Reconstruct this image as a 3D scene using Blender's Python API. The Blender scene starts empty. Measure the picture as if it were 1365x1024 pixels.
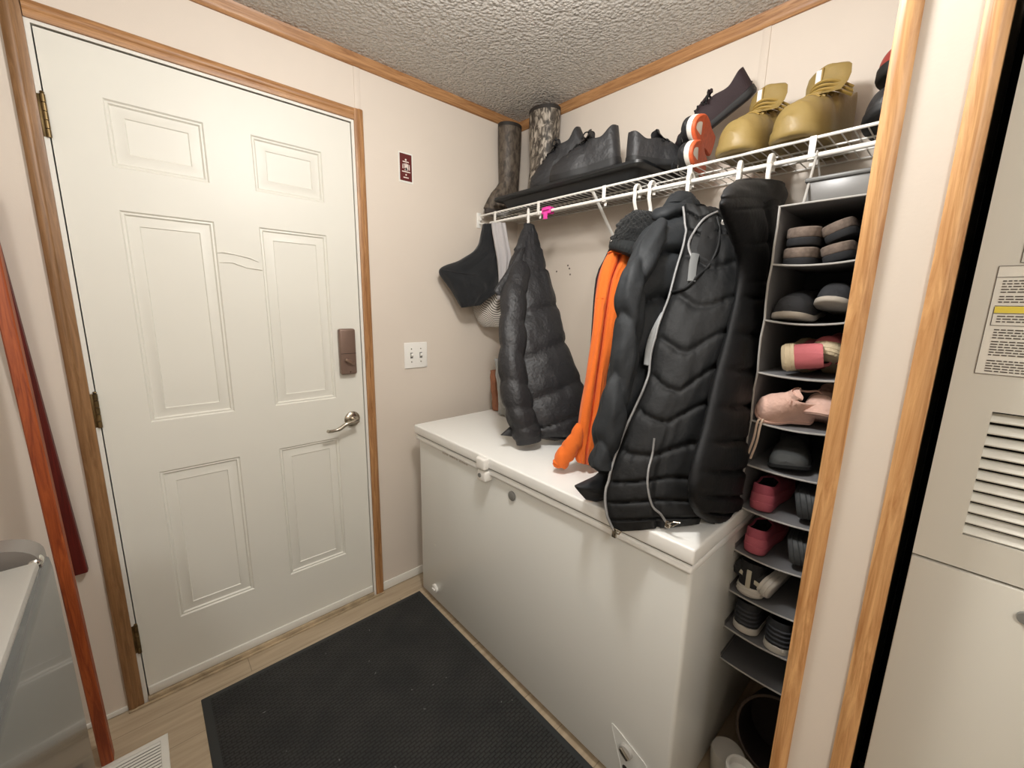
import bpy, bmesh, math, random
from mathutils import Vector, Matrix, noise as mnoise
random.seed(7)
C = bpy.context.scene.collection
V = Vector
PI = math.pi
# ------------------------------------------------------------------ camera
CP = V((1.70975, -1.57729, 1.36930)); YAW, PIT, ROL, FPX = 0.831275, -0.189692, 0.019984, 548.273
FWD = V((-math.sin(YAW)*math.cos(PIT), math.cos(YAW)*math.cos(PIT), math.sin(PIT)))
_r = V((math.cos(YAW), math.sin(YAW), 0)); _u = _r.cross(FWD)
RGT = _r*math.cos(ROL) + _u*math.sin(ROL); UPV = -_r*math.sin(ROL) + _u*math.cos(ROL)
cam = bpy.data.cameras.new('camera'); cam.sensor_width = 36; cam.lens = FPX/1365*36; cam.clip_start = 0.02
co = bpy.data.objects.new('camera', cam); C.objects.link(co)
M = Matrix((RGT, UPV, -FWD)).transposed().to_4x4(); M.translation = CP
co.matrix_world = M; bpy.context.scene.camera = co


def ray(px, py): return FWD + RGT*((px-682.5)/FPX) - UPV*((py-512)/FPX)
def at(px, py, ax, v):
    """the point seen at a photo pixel, on the plane X, Y or Z = v"""
    d = ray(px, py); i = 'XYZ'.index(ax)
    return CP + d*((v-CP[i])/d[i])
def on(px, py, pl):
    """the point seen at a photo pixel, on a general plane (point, normal)"""
    d = ray(px, py)
    return CP + d*((pl[0]-CP).dot(pl[1])/d.dot(pl[1]))
def plane3(a, b, c):
    n = (b-a).cross(c-a).normalized()
    if n.dot(CP-a) < 0: n = -n
    return (a, n)


# ------------------------------------------------------------------ materials
def lin(r, g, b):
    f = lambda c: (c/255/12.92) if c/255 <= .04045 else ((c/255+.055)/1.055)**2.4
    return (f(r), f(g), f(b), 1)
MATS = {}
def nodes(name):
    m = bpy.data.materials.new(name); m.use_nodes = True
    nt = m.node_tree; b = nt.nodes['Principled BSDF']
    MATS[name] = m
    return m, nt, b
def pm(name, rgb, rough=.5, metal=0, bump=None, var=None, spec=.5, sheen=0, coat=0, trans=0, alpha=1, axis=None):
    m, nt, b = nodes(name)
    col = lin(*rgb); b.inputs['Base Color'].default_value = col
    b.inputs['Roughness'].default_value = rough; b.inputs['Metallic'].default_value = metal
    b.inputs['Specular IOR Level'].default_value = spec
    b.inputs['Sheen Weight'].default_value = sheen; b.inputs['Coat Weight'].default_value = coat
    b.inputs['Transmission Weight'].default_value = trans; b.inputs['Alpha'].default_value = alpha
    N, L = nt.nodes, nt.links
    tc = N.new('ShaderNodeTexCoord'); mp = N.new('ShaderNodeMapping'); L.new(tc.outputs['Object'], mp.inputs[0])
    if axis: mp.inputs['Scale'].default_value = axis
    if var:
        sc, amt = var
        n = N.new('ShaderNodeTexNoise'); n.inputs['Scale'].default_value = sc; n.inputs['Detail'].default_value = 5
        L.new(mp.outputs[0], n.inputs['Vector'])
        r = N.new('ShaderNodeMapRange'); r.inputs['From Min'].default_value = .3; r.inputs['From Max'].default_value = .7
        r.inputs['To Min'].default_value = 1-amt; r.inputs['To Max'].default_value = 1+amt*.4
        L.new(n.outputs[0], r.inputs[0])
        mx = N.new('ShaderNodeMix'); mx.data_type = 'RGBA'; mx.blend_type = 'MULTIPLY'; mx.inputs[0].default_value = 1
        mx.inputs[6].default_value = col; L.new(r.outputs[0], mx.inputs[7]); L.new(mx.outputs[2], b.inputs['Base Color'])
    if bump:
        sc, st = bump[:2]
        n = N.new('ShaderNodeTexNoise'); n.inputs['Scale'].default_value = sc; n.inputs['Detail'].default_value = 4
        L.new(mp.outputs[0], n.inputs['Vector'])
        bp = N.new('ShaderNodeBump'); bp.inputs['Strength'].default_value = st; bp.inputs['Distance'].default_value = bump[2] if len(bump) > 2 else .002
        L.new(n.outputs[0], bp.inputs['Height']); L.new(bp.outputs[0], b.inputs['Normal'])
    return m
def wood(name, c1, c2, axis, rough=.42):
    m, nt, b = nodes(name); N, L = nt.nodes, nt.links
    tc = N.new('ShaderNodeTexCoord'); mp = N.new('ShaderNodeMapping'); L.new(tc.outputs['Object'], mp.inputs[0])
    s = [38, 38, 38]; s['xyz'.index(axis)] = 2.2
    mp.inputs['Scale'].default_value = s
    n = N.new('ShaderNodeTexNoise'); n.inputs['Scale'].default_value = 2.2; n.inputs['Detail'].default_value = 7; n.inputs['Roughness'].default_value = .65
    n.inputs['Distortion'].default_value = 1.2
    L.new(mp.outputs[0], n.inputs['Vector'])
    cr = N.new('ShaderNodeValToRGB'); cr.color_ramp.elements[0].position = .36; cr.color_ramp.elements[1].position = .62
    cr.color_ramp.elements[0].color = lin(*c2); cr.color_ramp.elements[1].color = lin(*c1)
    L.new(n.outputs[0], cr.inputs[0]); L.new(cr.outputs[0], b.inputs['Base Color'])
    bp = N.new('ShaderNodeBump'); bp.inputs['Strength'].default_value = .25; bp.inputs['Distance'].default_value = .002
    L.new(n.outputs[0], bp.inputs['Height']); L.new(bp.outputs[0], b.inputs['Normal'])
    b.inputs['Roughness'].default_value = rough
    return m

wall_m = pm('wall_vinyl', (216, 205, 192), .6, bump=(220, .06), var=(3, .02))
ceil_m, _nt, _b = nodes('popcorn_ceiling')
if 1:
    N, L = _nt.nodes, _nt.links
    _b.inputs['Base Color'].default_value = lin(226, 220, 211); _b.inputs['Roughness'].default_value = .9
    tc = N.new('ShaderNodeTexCoord')
    vo = N.new('ShaderNodeTexVoronoi'); vo.feature = 'SMOOTH_F1'; vo.inputs['Smoothness'].default_value = .35; vo.inputs['Scale'].default_value = 88; L.new(tc.outputs['Object'], vo.inputs['Vector'])
    nz = N.new('ShaderNodeTexNoise'); nz.inputs['Scale'].default_value = 48; nz.inputs['Detail'].default_value = 6; nz.inputs['Roughness'].default_value = .7; L.new(tc.outputs['Object'], nz.inputs['Vector'])
    ma = N.new('ShaderNodeMath'); ma.operation = 'SUBTRACT'; L.new(nz.outputs[0], ma.inputs[0]); L.new(vo.outputs['Distance'], ma.inputs[1])
    bp = N.new('ShaderNodeBump'); bp.inputs['Strength'].default_value = 1; bp.inputs['Distance'].default_value = .018
    L.new(ma.outputs[0], bp.inputs['Height']); L.new(bp.outputs[0], _b.inputs['Normal'])
floor_m, _nt, _b = nodes('vinyl_plank_floor')
if 1:
    N, L = _nt.nodes, _nt.links
    tc = N.new('ShaderNodeTexCoord'); mp = N.new('ShaderNodeMapping'); L.new(tc.outputs['Object'], mp.inputs[0]); mp.inputs['Scale'].default_value = (26, 2.2, 1)
    nz = N.new('ShaderNodeTexNoise'); nz.inputs['Scale'].default_value = 2; nz.inputs['Detail'].default_value = 6; L.new(mp.outputs[0], nz.inputs['Vector'])
    cr = N.new('ShaderNodeValToRGB'); cr.color_ramp.elements[0].position = .3; cr.color_ramp.elements[1].position = .7
    cr.color_ramp.elements[0].color = lin(172, 153, 127); cr.color_ramp.elements[1].color = lin(194, 176, 150)
    L.new(nz.outputs[0], cr.inputs[0])
    bk = N.new('ShaderNodeTexBrick'); mp2 = N.new('ShaderNodeMapping'); mp2.inputs['Rotation'].default_value = (0, 0, PI/2); L.new(tc.outputs['Object'], mp2.inputs[0]); L.new(mp2.outputs[0], bk.inputs['Vector'])
    bk.inputs['Scale'].default_value = 1; bk.inputs['Brick Width'].default_value = 1.2; bk.inputs['Row Height'].default_value = .15; bk.inputs['Mortar Size'].default_value = .0012
    bk.inputs['Color1'].default_value = (1, 1, 1, 1); bk.inputs['Color2'].default_value = (.9, .9, .9, 1); bk.inputs['Mortar'].default_value = (.55, .55, .55, 1)
    mx = N.new('ShaderNodeMix'); mx.data_type = 'RGBA'; mx.blend_type = 'MULTIPLY'; mx.inputs[0].default_value = 1
    L.new(cr.outputs[0], mx.inputs[6]); L.new(bk.outputs['Color'], mx.inputs[7]); L.new(mx.outputs[2], _b.inputs['Base Color'])
    _b.inputs['Roughness'].default_value = .5
OAK = {a: wood('oak_trim_'+a, (182, 136, 90), (138, 94, 56), a) for a in 'xyz'}
OAKD = {a: wood('dark_oak_trim_'+a, (150, 112, 74), (118, 84, 50), a) for a in 'xyz'}  # the same oak in a darker tone, for the hinge-side casing
OAKL = wood('light_oak_corner_trim', (214, 166, 112), (168, 116, 68), 'z')
white_m = pm('white_paint', (226, 224, 216), .42)
door_m = pm('door_white', (224, 222, 212), .45, var=(4, .02))
dark_m = pm('dark_gap', (10, 10, 10), .9)  # near-black colour that paints in the shade of gaps and recesses
nickel_m = pm('satin_nickel', (190, 182, 168), .25, 1)
bronze_m = pm('bronze_lock', (126, 104, 92), .4, .35)
brass_m = pm('aged_brass', (120, 100, 66), .4, .8, var=(30, .4))
plastic_w = pm('white_plastic', (236, 234, 228), .4)
fz_m = pm('freezer_enamel', (226, 227, 222), .3, coat=.25)
fz_lid = pm('freezer_lid_enamel', (240, 240, 236), .35)
grey_pl = pm('grey_plastic', (120, 120, 116), .45)
wire_m = pm('white_vinyl_wire', (238, 236, 230), .4)
black_m = pm('black_rubber', (20, 21, 22), .6, bump=(400, .15, .001))
tray_m = pm('black_tray_plastic', (24, 26, 28), .42)
nylon2 = pm('charcoal_nylon', (42, 45, 48), .62, bump=(60, .35, .005), spec=.28)
nylon3 = pm('black_quilted_nylon', (21, 22, 23), .62, bump=(60, .3, .005), spec=.3)
nylon4 = pm('black_matte_nylon', (15, 16, 18), .62, bump=(60, .3, .005), spec=.25)
fleece_o = pm('orange_fleece', (232, 112, 34), .9, bump=(240, .5, .003), sheen=.1, var=(9, .1))
fleece_r = pm('red_fleece', (120, 30, 22), .85, bump=(260, .3, .003))
fleece_k = pm('black_fleece', (20, 22, 25), .9, bump=(300, .5, .004), sheen=.2)
knit_k = pm('black_knit', (22, 24, 25), .95, bump=(150, 1, .008), sheen=.1)
zip_m = pm('zipper_grey', (150, 150, 150), .45, .5, bump=(900, .5))
felt_m = pm('grey_felt', (122, 108, 98), .95, bump=(300, .4, .002), var=(90, .3))
org_m = pm('grey_nonwoven', (118, 118, 120), .85, bump=(500, .2, .001))
org_in = pm('charcoal_nonwoven', (52, 53, 56), .9, bump=(500, .2, .001))
piping_m = pm('light_piping', (176, 174, 170), .7)


# ------------------------------------------------------------------ mesh builder
class MB:
    def __init__(s): s.v, s.f, s.m = [], [], []
    def add(s, vs, fs, m=0):
        o = len(s.v); s.v += [V(p) for p in vs]; s.f += [[i+o for i in f] for f in fs]; s.m += [m]*len(fs); return s
    def box(s, x0, x1, y0, y1, z0, z1, m=0, bev=0, seg=2, mat=None):
        bm = bmesh.new(); bmesh.ops.create_cube(bm, size=1)
        for v in bm.verts: v.co = V(((x0+x1)/2+v.co.x*(x1-x0), (y0+y1)/2+v.co.y*(y1-y0), (z0+z1)/2+v.co.z*(z1-z0)))
        if bev: bmesh.ops.bevel(bm, geom=bm.edges[:], offset=bev, segments=seg, affect='EDGES', profile=.5)
        bm.verts.index_update()
        s.add([(mat @ v.co) if mat else v.co for v in bm.verts], [[v.index for v in f.verts] for f in bm.faces], m); bm.free(); return s
    def loft(s, rings, m=0, cap0=True, cap1=True, closed=True):
        n = len(rings[0]); o = len(s.v)
        for r in rings: s.v += [V(p) for p in r]
        for i in range(len(rings)-1):
            for k in range(n if closed else n-1):
                a, b = o+i*n+k, o+i*n+(k+1) % n
                s.f.append([a, b, b+n, a+n]); s.m.append(m)
        if cap0: s.f.append([o+k for k in range(n)][::-1]); s.m.append(m)
        if cap1: s.f.append([o+(len(rings)-1)*n+k for k in range(n)]); s.m.append(m)
        return s
    def tube(s, pts, r, n=8, m=0, closed=False, flat=1, up=None):
        pts = [V(p) for p in pts]; N_ = len(pts); rings = []; prev = None
        for i, p in enumerate(pts):
            a = pts[i-1] if (i > 0 or closed) else p
            b = pts[(i+1) % N_] if (i < N_-1 or closed) else p
            t = (b-a)
            t = t.normalized() if t.length > 1e-9 else V((0, 0, 1))
            if prev is None:
                q = up if up is not None else (V((0, 0, 1)) if abs(t.z) < .9 else V((1, 0, 0)))
            else: q = prev
            q = (q-t*q.dot(t)); q = q.normalized() if q.length > 1e-6 else t.orthogonal().normalized()
            prev = q; w = t.cross(q); rr = r[i] if isinstance(r, (list, tuple)) else r
            rings.append([p+(q*math.cos(2*PI*k/n)*flat+w*math.sin(2*PI*k/n))*rr for k in range(n)])
        if closed: rings.append(rings[0])
        return s.loft(rings, m, not closed, not closed)
    def lathe(s, prof, c, n=24, axis='z', m=0, sx=1, sy=1):
        rings = []
        for r, h in prof:
            ring = []
            for k in range(n):
                a = 2*PI*k/n; x, y = r*math.cos(a)*sx, r*math.sin(a)*sy
                ring.append(V(c)+(V((x, y, h)) if axis == 'z' else V((h, x, y)) if axis == 'x' else V((y, h, x))))
            rings.append(ring)
        return s.loft(rings, m)
    def prism(s, prof, a0, a1, fn, m=0):
        return s.loft([[fn(p, q, a0) for p, q in prof], [fn(p, q, a1) for p, q in prof]], m)
    def ball(s, c, rx, ry, rz, n=14, m=0):
        k = n//2
        return s.loft([[V(c)+V((rx*math.sin(PI*(i+.02)/(k+.04))*math.cos(2*PI*j/n), ry*math.sin(PI*(i+.02)/(k+.04))*math.sin(2*PI*j/n), rz*math.cos(PI*(i+.02)/(k+.04)))) for j in range(n)] for i in range(k+1)], m)
    def xf(s, mat): s.v = [mat @ p for p in s.v]; return s
    def build(s, name, mats, parent=None, smooth=True, angle=40):
        if not isinstance(mats, (list, tuple)): mats = [mats]
        root = parent
        off = V((0, 0, 0))
        while root is not None: off += root.location; root = root.parent
        me = bpy.data.meshes.new(name)
        own = None
        if parent is None:
            lo = [min(p[i] for p in s.v) for i in range(3)]; hi = [max(p[i] for p in s.v) for i in range(3)]
            own = V(((lo[0]+hi[0])/2, (lo[1]+hi[1])/2, lo[2])); off = own
        me.from_pydata([p-off for p in s.v], [], s.f)
        for mt in mats: me.materials.append(mt)
        for i, p in enumerate(me.polygons): p.material_index = s.m[i]; p.use_smooth = smooth
        bm = bmesh.new(); bm.from_mesh(me); bmesh.ops.recalc_face_normals(bm, faces=bm.faces[:]); bm.to_mesh(me); bm.free()
        if smooth: me.set_sharp_from_angle(angle=math.radians(angle))
        o = bpy.data.objects.new(name, me); C.objects.link(o)
        if own is not None: o.location = own
        if parent: o.parent = parent
        return o

def tag(o, label=None, cat=None, group=None, kind=None):
    if label: o['label'] = label
    if cat: o['category'] = cat
    if group: o['group'] = group
    if kind: o['kind'] = kind
    return o
def thing(name, loc, label, cat, group=None, kind=None):
    o = bpy.data.objects.new(name, None); C.objects.link(o); o.location = loc; o.empty_display_size = .05
    return tag(o, label, cat, group, kind)
def struct(mb, name, mats, label=None, **k):
    o = mb.build(name, mats, **k); return tag(o, label, None, None, 'structure')
def copy_tree(o, parent=None):
    c = o.copy(); C.objects.link(c)
    if parent is not None: c.parent = parent
    for ch in [x for x in bpy.data.objects if x.parent == o]: copy_tree(ch, c)
    return c
def smooth_path(pts, n=6):
    pts = [V(p) for p in pts]; out = []
    for i in range(len(pts)-1):
        p0, p1, p2, p3 = pts[max(i-1, 0)], pts[i], pts[i+1], pts[min(i+2, len(pts)-1)]
        for k in range(n):
            t = k/n
            out.append(.5*((2*p1)+(p2-p0)*t+(2*p0-5*p1+4*p2-p3)*t*t+(3*p1-p0-3*p2+p3)*t**3))
    return out+[pts[-1]]
def tab(t, T, W):
    if t <= T[0]: return W[0]
    for i in range(len(T)-1):
        if t <= T[i+1]:
            x = (t-T[i])/(T[i+1]-T[i]); x = x*x*(3-2*x); return W[i]*(1-x)+W[i+1]*x
    return W[-1]

# ================================================================== THE ROOM
CEIL = 2.282
XR, YF = 3.3, -2.9
DL, DR, DT = -1.687, -.884, 2.041         # door slab: hinge side, latch side, top
struct(MB().box(-.1, XR, YF, .1, -.05, 0), 'floor', floor_m, 'light brown wood-look vinyl plank floor')
struct(MB().box(-.1, XR, YF, .1, CEIL, CEIL+.05), 'ceiling', ceil_m, 'white popcorn textured ceiling')
b = MB(); JL, JR, JT = DL-.014, DR+.014, DT+.014
b.box(-.1, 0, YF, JL, 0, CEIL); b.box(-.1, 0, JR, 0, 0, CEIL); b.box(-.1, 0, JL, JR, JT, CEIL)
struct(b, 'wall_left', wall_m, 'beige wall with the entry door in it')
struct(MB().box(-.1, XR, 0, .1, 0, CEIL), 'wall_back', wall_m, 'beige wall behind the freezer and wire shelf')
struct(MB().box(-.1, XR, YF-.1, YF, 0, CEIL), 'wall_front', wall_m)
struct(MB().box(XR, XR+.1, YF, .1, 0, CEIL), 'wall_right', wall_m)
PX0, PX1, PY = 1.5885, 1.6845, -.8
struct(MB().box(PX0+.002, PX1-.002, PY+.002, 0, 0, CEIL), 'wall_partition', wall_m, 'narrow beige wall end between closet and furnace')
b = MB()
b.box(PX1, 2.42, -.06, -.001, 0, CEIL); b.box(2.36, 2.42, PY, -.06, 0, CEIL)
struct(b, 'wall_alcove', dark_m)  # alcove walls coloured near black to paint the unlit gap beside the furnace
# ceiling trims (small cove strips)
cove = [(0, 0), (.006, 0), (.011, .006), (.014, .014), (.014, .032), (.017, .04), (0, .04)]
struct(MB().prism(cove, YF, -.0005, lambda p, q, a: V((p, a, CEIL-.04+q))), 'trim_1', OAK['y'], 'oak ceiling strip above the door wall')
struct(MB().prism(cove, .0145, PX0, lambda p, q, a: V((a, -p, CEIL-.04+q))), 'trim_2', OAK['x'], 'oak ceiling strip above the shelf wall')
# door casing
cas = [(0, 0), (0, .009), (.004, .013), (.012, .016), (.020, .0155), (.024, .012), (.034, .0125), (.041, .0105), (.042, 0)]
CR, CL, CT = -.835, -1.7397, 2.0949
struct(MB().prism(cas, .004, CT, lambda p, q, a: V((q, CR-p*(CR-DR-.013)/.042, a))), 'trim_3', OAK['z'], 'oak door casing on the latch side of the door')
struct(MB().prism(cas, .004, CT, lambda p, q, a: V((q, CL+p*(DL-CL-.013)/.042, a))), 'trim_4', OAKD['z'], 'darker oak door casing on the hinge side of the door')
struct(MB().prism(cas, CL+.0405, CR-.0365, lambda p, q, a: V((q, a, CT-p))), 'trim_5', OAK['y'], 'oak door casing across the top of the door')
# white jamb lining + threshold
b = MB()
b.box(-.1, .004, JL, DL-.003, 0, JT); b.box(-.1, .004, DR+.003, JR, 0, JT); b.box(-.1, .004, DL-.003, DR+.003, DT+.004, JT)
b.box(-.1, -.046, DL-.003, DR+.003, .02, DT+.004, 1)
struct(b, 'trim_6', [white_m, dark_m], 'white door jamb lining')
b = MB(); b.box(-.1, .012, DL-.003, DR+.003, 0, .019, 0, .004); b.box(.012, .022, CL, CR+.0, 0, .006, 0, .002)
struct(b, 'trim_7', pm('dirty_threshold', (186, 166, 136), .55, var=(25, .35)), 'worn pale threshold under the entry door')
# wall battens and baseboard
struct(MB().box(0, .003, -.862, -.838, CT, CEIL-.04, 0, .001), 'trim_8', wall_m, 'flat beige batten over the wall seam above the door')
struct(MB().box(1.128, 1.152, -.003, 0, .9, CEIL-.04, 0, .001), 'trim_9', wall_m, 'flat beige batten on the shelf wall')
struct(MB().box(0, .006, CR+.001, -.02, .003, .045, 0, .002), 'baseboard_left', white_m)
struct(MB().box(0, .006, YF, CL-.001, .003, .02, 0, .002), 'baseboard_front', white_m)
# partition corner mouldings
def corner(x, sgn, w, m, name, lab):
    p = [(-.004, -.004), (-.004, .026), (0, .027), (0, 0), (w, 0), (w+.001, -.003), (w-.004, -.0065), (w*.55, -.0075), (w*.25, -.0085), (.002, -.0075)]
    struct(MB().prism(p, 0.002, CEIL, lambda a, c, h: V((x+sgn*a, PY+c, h))), name, m, lab)
corner(PX0+.001, 1, .020, OAKL, 'trim_10', 'light oak corner moulding beside the hanging shoe organizer')
corner(PX1, -1, .019, OAKL, 'trim_11', 'knotty oak corner moulding beside the furnace')

# ------------------------------------------------------------------ entry door
D = thing('door_1', (0, (DL+DR)/2, 0), 'white six-panel entry door with a brushed lever handle', None, None, 'structure')
b = MB(); zb = .052; fx = -.001
ys = [DL, -1.576, -1.350, -1.222, -.996, DR]; zs = [zb, .266, .808, .978, 1.618, 1.735, 1.912, DT]
for i in range(5):
    for j in range(7):
        y0, y1, z0, z1 = ys[i], ys[i+1], zs[j], zs[j+1]
        if i in (1, 3) and j in (1, 3, 5):
            rings = []
            for ins, x in ((0, fx), (.004, fx-.0045), (.009, fx-.0035), (.013, fx-.0085), (.019, fx-.0085), (.040, fx-.002), (.0425, fx-.0045), (.05, fx-.0045)):
                rings.append([(x, y0+ins, z0+ins), (x, y1-ins, z0+ins), (x, y1-ins, z1-ins), (x, y0+ins, z1-ins)])
            b.loft(rings, 0, False, True)
        else: b.add([(fx, y0, z0), (fx, y1, z0), (fx, y1, z1), (fx, y0, z1)], [[0, 1, 2, 3]])
b.box(fx-.044, fx-.0095, DL, DR, zb, DT)
for a in ((DL, DL), (DR, DR)): b.add([(fx-.03, a[0], zb), (fx, a[0], zb), (fx, a[0], DT), (fx-.03, a[0], DT)], [[0, 1, 2, 3]])
b.add([(fx-.03, DL, DT), (fx, DL, DT), (fx, DR, DT), (fx-.03, DR, DT)], [[0, 1, 2, 3]])
bm_o = b.build('door_slab', door_m, D, angle=25)
MB().box(-.012, .006, DL+.001, DR-.001, .021, .053, 0, .003).build('door_sweep', white_m, D)
b = MB()   # cracked paint ridge between the middle panels
b.tube([(0.0, -1.352, 1.520), (.001, -1.335, 1.524), (.0005, -1.30, 1.519), (.001, -1.26, 1.512), (.0, -1.232, 1.500)], [.001, .003, .002, .0028, .001], 6)
b.tube([(0.0, -1.35, 1.490), (.001, -1.31, 1.492), (.0005, -1.27, 1.478), (.001, -1.224, 1.474)], [.001, .0022, .0016, .0025], 6)
b.build('crack', door_m, D)
for zc in (1.831, 1.036, .25):
    b = MB()
    b.box(.0, .0042, DL-.017, DL-.004, zc-.052, zc+.052, 0, .001)
    for k in range(5): b.tube([(.007, DL-.003, zc-.052+k*.021), (.007, DL-.003, zc-.033+k*.021)], .0055, 10)
    h = b.build('hinge', brass_m, D)
    MB().ball((.007, DL-.003, zc+.055), .005, .005, .004, 8).build('pin', brass_m, h)
# lever
hy, hz = -.938, .879
b = MB().lathe([(.001, .0), (.032, .0), (.033, .004), (.028, .010), (.012, .013), (.001, .013)], (0, hy, hz), 28, 'x')
lv = b.build('door_handle', nickel_m, D)
b = MB(); b.tube([(.012, hy, hz), (.05, hy, hz)], [.011, .009], 12)
pa = smooth_path([(.047, hy+.008, hz+.002), (.052, hy-.012, hz), (.054, hy-.045, hz-.004), (.053, hy-.075, hz-.02), (.055, hy-.11, hz-.022), (.058, hy-.12, hz-.018)], 5)
b.tube(pa, [.0095]*6+[.0085]*10+[.0065]*(len(pa)-16), 10); b.build('lever', nickel_m, lv)
# deadbolt keypad housing
b = MB(); b.box(0, .026, -.979, -.914, 1.075, 1.262, 0, .008, 3); dbt = b.build('deadbolt', bronze_m, D)
MB().box(.0255, .027, -.977, -.916, 1.161, 1.1625).build('seam_line', dark_m, dbt)
b = MB(); b.lathe([(.001, .026), (.011, .026), (.011, .034), (.001, .034)], (0, -.946, 1.128), 16, 'x')
mt = Matrix.Translation((.036, -.946, 1.128)) @ Matrix.Rotation(math.radians(-32), 4, 'X')
b.box(-.008, .004, -.021, .021, -.006, .006, 0, .003, 2, mt); b.build('thumb_turn', pm('turn_bronze', (150, 128, 112), .3, .7), dbt)
MB().lathe([(.001, .026), (.003, .026), (.003, .028), (.001, .028)], (0, -.943, 1.086), 10, 'x').build('screw', nickel_m, dbt)

# ------------------------------------------------------------------ light switch and wall sign
S = thing('light_switch', (0, -.6285, 1.075), 'white double toggle light switch plate right of the entry door', 'light switch')
MB().box(0, .006, -.6875, -.5695, 1.072, 1.192, 0, .0035, 3).build('plate', plastic_w, S)
for y in (-.6525, -.6045):
    b = MB(); b.box(.006, .0075, y-.006, y+.006, 1.119, 1.145); t_ = b.build('slot', grey_pl, S)
    mt = Matrix.Translation((.011, y, 1.134)) @ Matrix.Rotation(math.radians(-25), 4, 'Y')
    MB().box(-.007, .007, -.0045, .0045, -.006, .006, 0, .0015, 2, mt).build('toggle', plastic_w, S)
    for z in (1.102, 1.162): MB().lathe([(.0005, .006), (.003, .006), (.0025, .0075), (.0005, .0075)], (0, y, z), 8, 'x').build('screw', nickel_m, S)
G = thing('wall_sign', (0, -.654, 1.88), 'small dark red rectangular sign with white figures on the wall above the light switch', 'sign')
MB().box(0, .0015, -.687, -.620, 1.872, 1.992).build('backing', white_m, G)
MB().box(.0015, .0025, -.681, -.626, 1.880, 1.986).build('panel', pm('sign_maroon', (92, 22, 20), .5), G)
b = MB(); X0, X1 = .0025, .0032
def rc(y0, y1, z0, z1): b.box(X0, X1, y0, y1, z0, z1)
def dot(y, z, r): b.lathe([(.0002, X0), (r, X0), (r, X1), (.0002, X1)], (0, y, z), 12, 'x')
dot(-.6535, 1.963, .004); rc(-.668, -.640, 1.953, 1.957)
for y in (-.667, -.660, -.6525, -.645, -.638):
    dot(y, 1.947-.002*abs(y+.6525)/.007, .0028)
rc(-.6695, -.6655, 1.927, 1.944); rc(-.661, -.657, 1.929, 1.943); rc(-.656, -.648, 1.922, 1.945); rc(-.647, -.643, 1.926, 1.943); rc(-.640, -.636, 1.924, 1.944)
b.add([(X1, -.661, 1.921), (X1, -.644, 1.921), (X1, -.6525, 1.935)], [[0, 1, 2]])
rc(-.672, -.634, 1.914, 1.918); dot(-.6535, 1.904, .0036); rc(-.666, -.642, 1.891, 1.895)
b.build('icons', pm('sign_white', (226, 214, 205), .6), G)

# ------------------------------------------------------------------ chest freezer
FX0, FX1, FY0, FY1, FZ = .1198, 1.3756, -.7115, -.045, .8403
F = thing('chest_freezer', ((FX0+FX1)/2, -.38, 0), 'white chest freezer along the back wall', 'freezer')
MB().box(FX0+.007, FX1-.009, FY0+.019, FY1-.01, .022, .775, 0, .012, 3).build('body', fz_m, F)
MB().box(FX0+.003, FX1-.004, FY0+.006, FY1-.005, .772, .793, 0, .006, 3).build('rim', fz_lid, F)
MB().box(FX0+.008, FX1-.008, FY0+.012, FY1-.01, .792, .801).build('gasket', pm('gasket_grey', (120, 116, 108), .7), F)
b = MB(); b.box(FX0, FX1, FY0, FY1, .8, FZ, 0, .006, 3); b.build('lid', fz_lid, F)
for x in (FX0+.06, FX1-.06):
    for y in (FY0+.07, FY1-.07): MB().lathe([(.02, 0), (.022, .004), (.018, .024), (.001, .024)], (x, y, 0), 12).build('foot', black_m, F)
b = MB(); b.box(.598, .648, FY0-.022, FY0+.004, .795, .838, 0, .007, 3); lk = b.build('latch', plastic_w, F)
b = MB(); b.box(.600, .646, FY0-.016, FY0+.02, .750, .789, 0, .006, 3); lk2 = b.build('lock', plastic_w, F)
MB().lathe([(.001, .0), (.008, .0), (.008, -.003), (.001, -.003)], (.617, FY0-.016, .771), 16, 'y').build('keyhole', grey_pl, lk2)
MB().lathe([(.001, .019), (.0165, .019), (.0165, .014), (.014, .0125), (.001, .0125)], (.753, FY0, .732), 24, 'y').build('badge', grey_pl, F)
dp = MB().lathe([(.001, .02), (.019, .02), (.021, .012), (.017, .008), (.001, .008)], (.249, FY0, .087), 24, 'y').build('drain_plug', plastic_w, F)
MB().box(.239, .259, FY0+.003, FY0+.009, .083, .091, 0, .002).build('grip', plastic_w, dp)
# thermostat panel: a rounded triangle pointing up
tri = [V((1.188, 0, .205)), V((1.318, 0, .158)), V((1.252, 0, .028))]
def rtri(sc, y):
    c_ = (tri[0]+tri[1]+tri[2])/3; out = []
    for i in range(3):
        a, p, q = tri[i-1], tri[i], tri[(i+1) % 3]
        for k in range(6):
            t = k/5; A = p+(a-p).normalized()*.022; B = p+(q-p).normalized()*.022
            out.append(c_+((A*(1-t)**2+p*2*t*(1-t)+B*t*t)-c_)*sc+V((0, y, 0)))
    return out
TP = MB().loft([rtri(1, FY0+.0185), rtri(1, FY0+.0165), rtri(.94, FY0+.0165), rtri(.94, FY0+.018)], 0, False, True).build('thermostat_panel', fz_m, F)
MB().lathe([(.001, .018), (.02, .018), (.019, .009), (.001, .009)], (1.246, FY0, .150), 24, 'y').build('dial', pm('dial_grey', (178, 176, 170), .35), TP)
mt = Matrix.Translation((1.246, FY0+.006, .150)) @ Matrix.Rotation(math.radians(35), 4, 'Y')
MB().box(-.016, .016, -.005, .004, -.005, .005, 0, .002, 2, mt).build('knob', nickel_m, TP)
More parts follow.
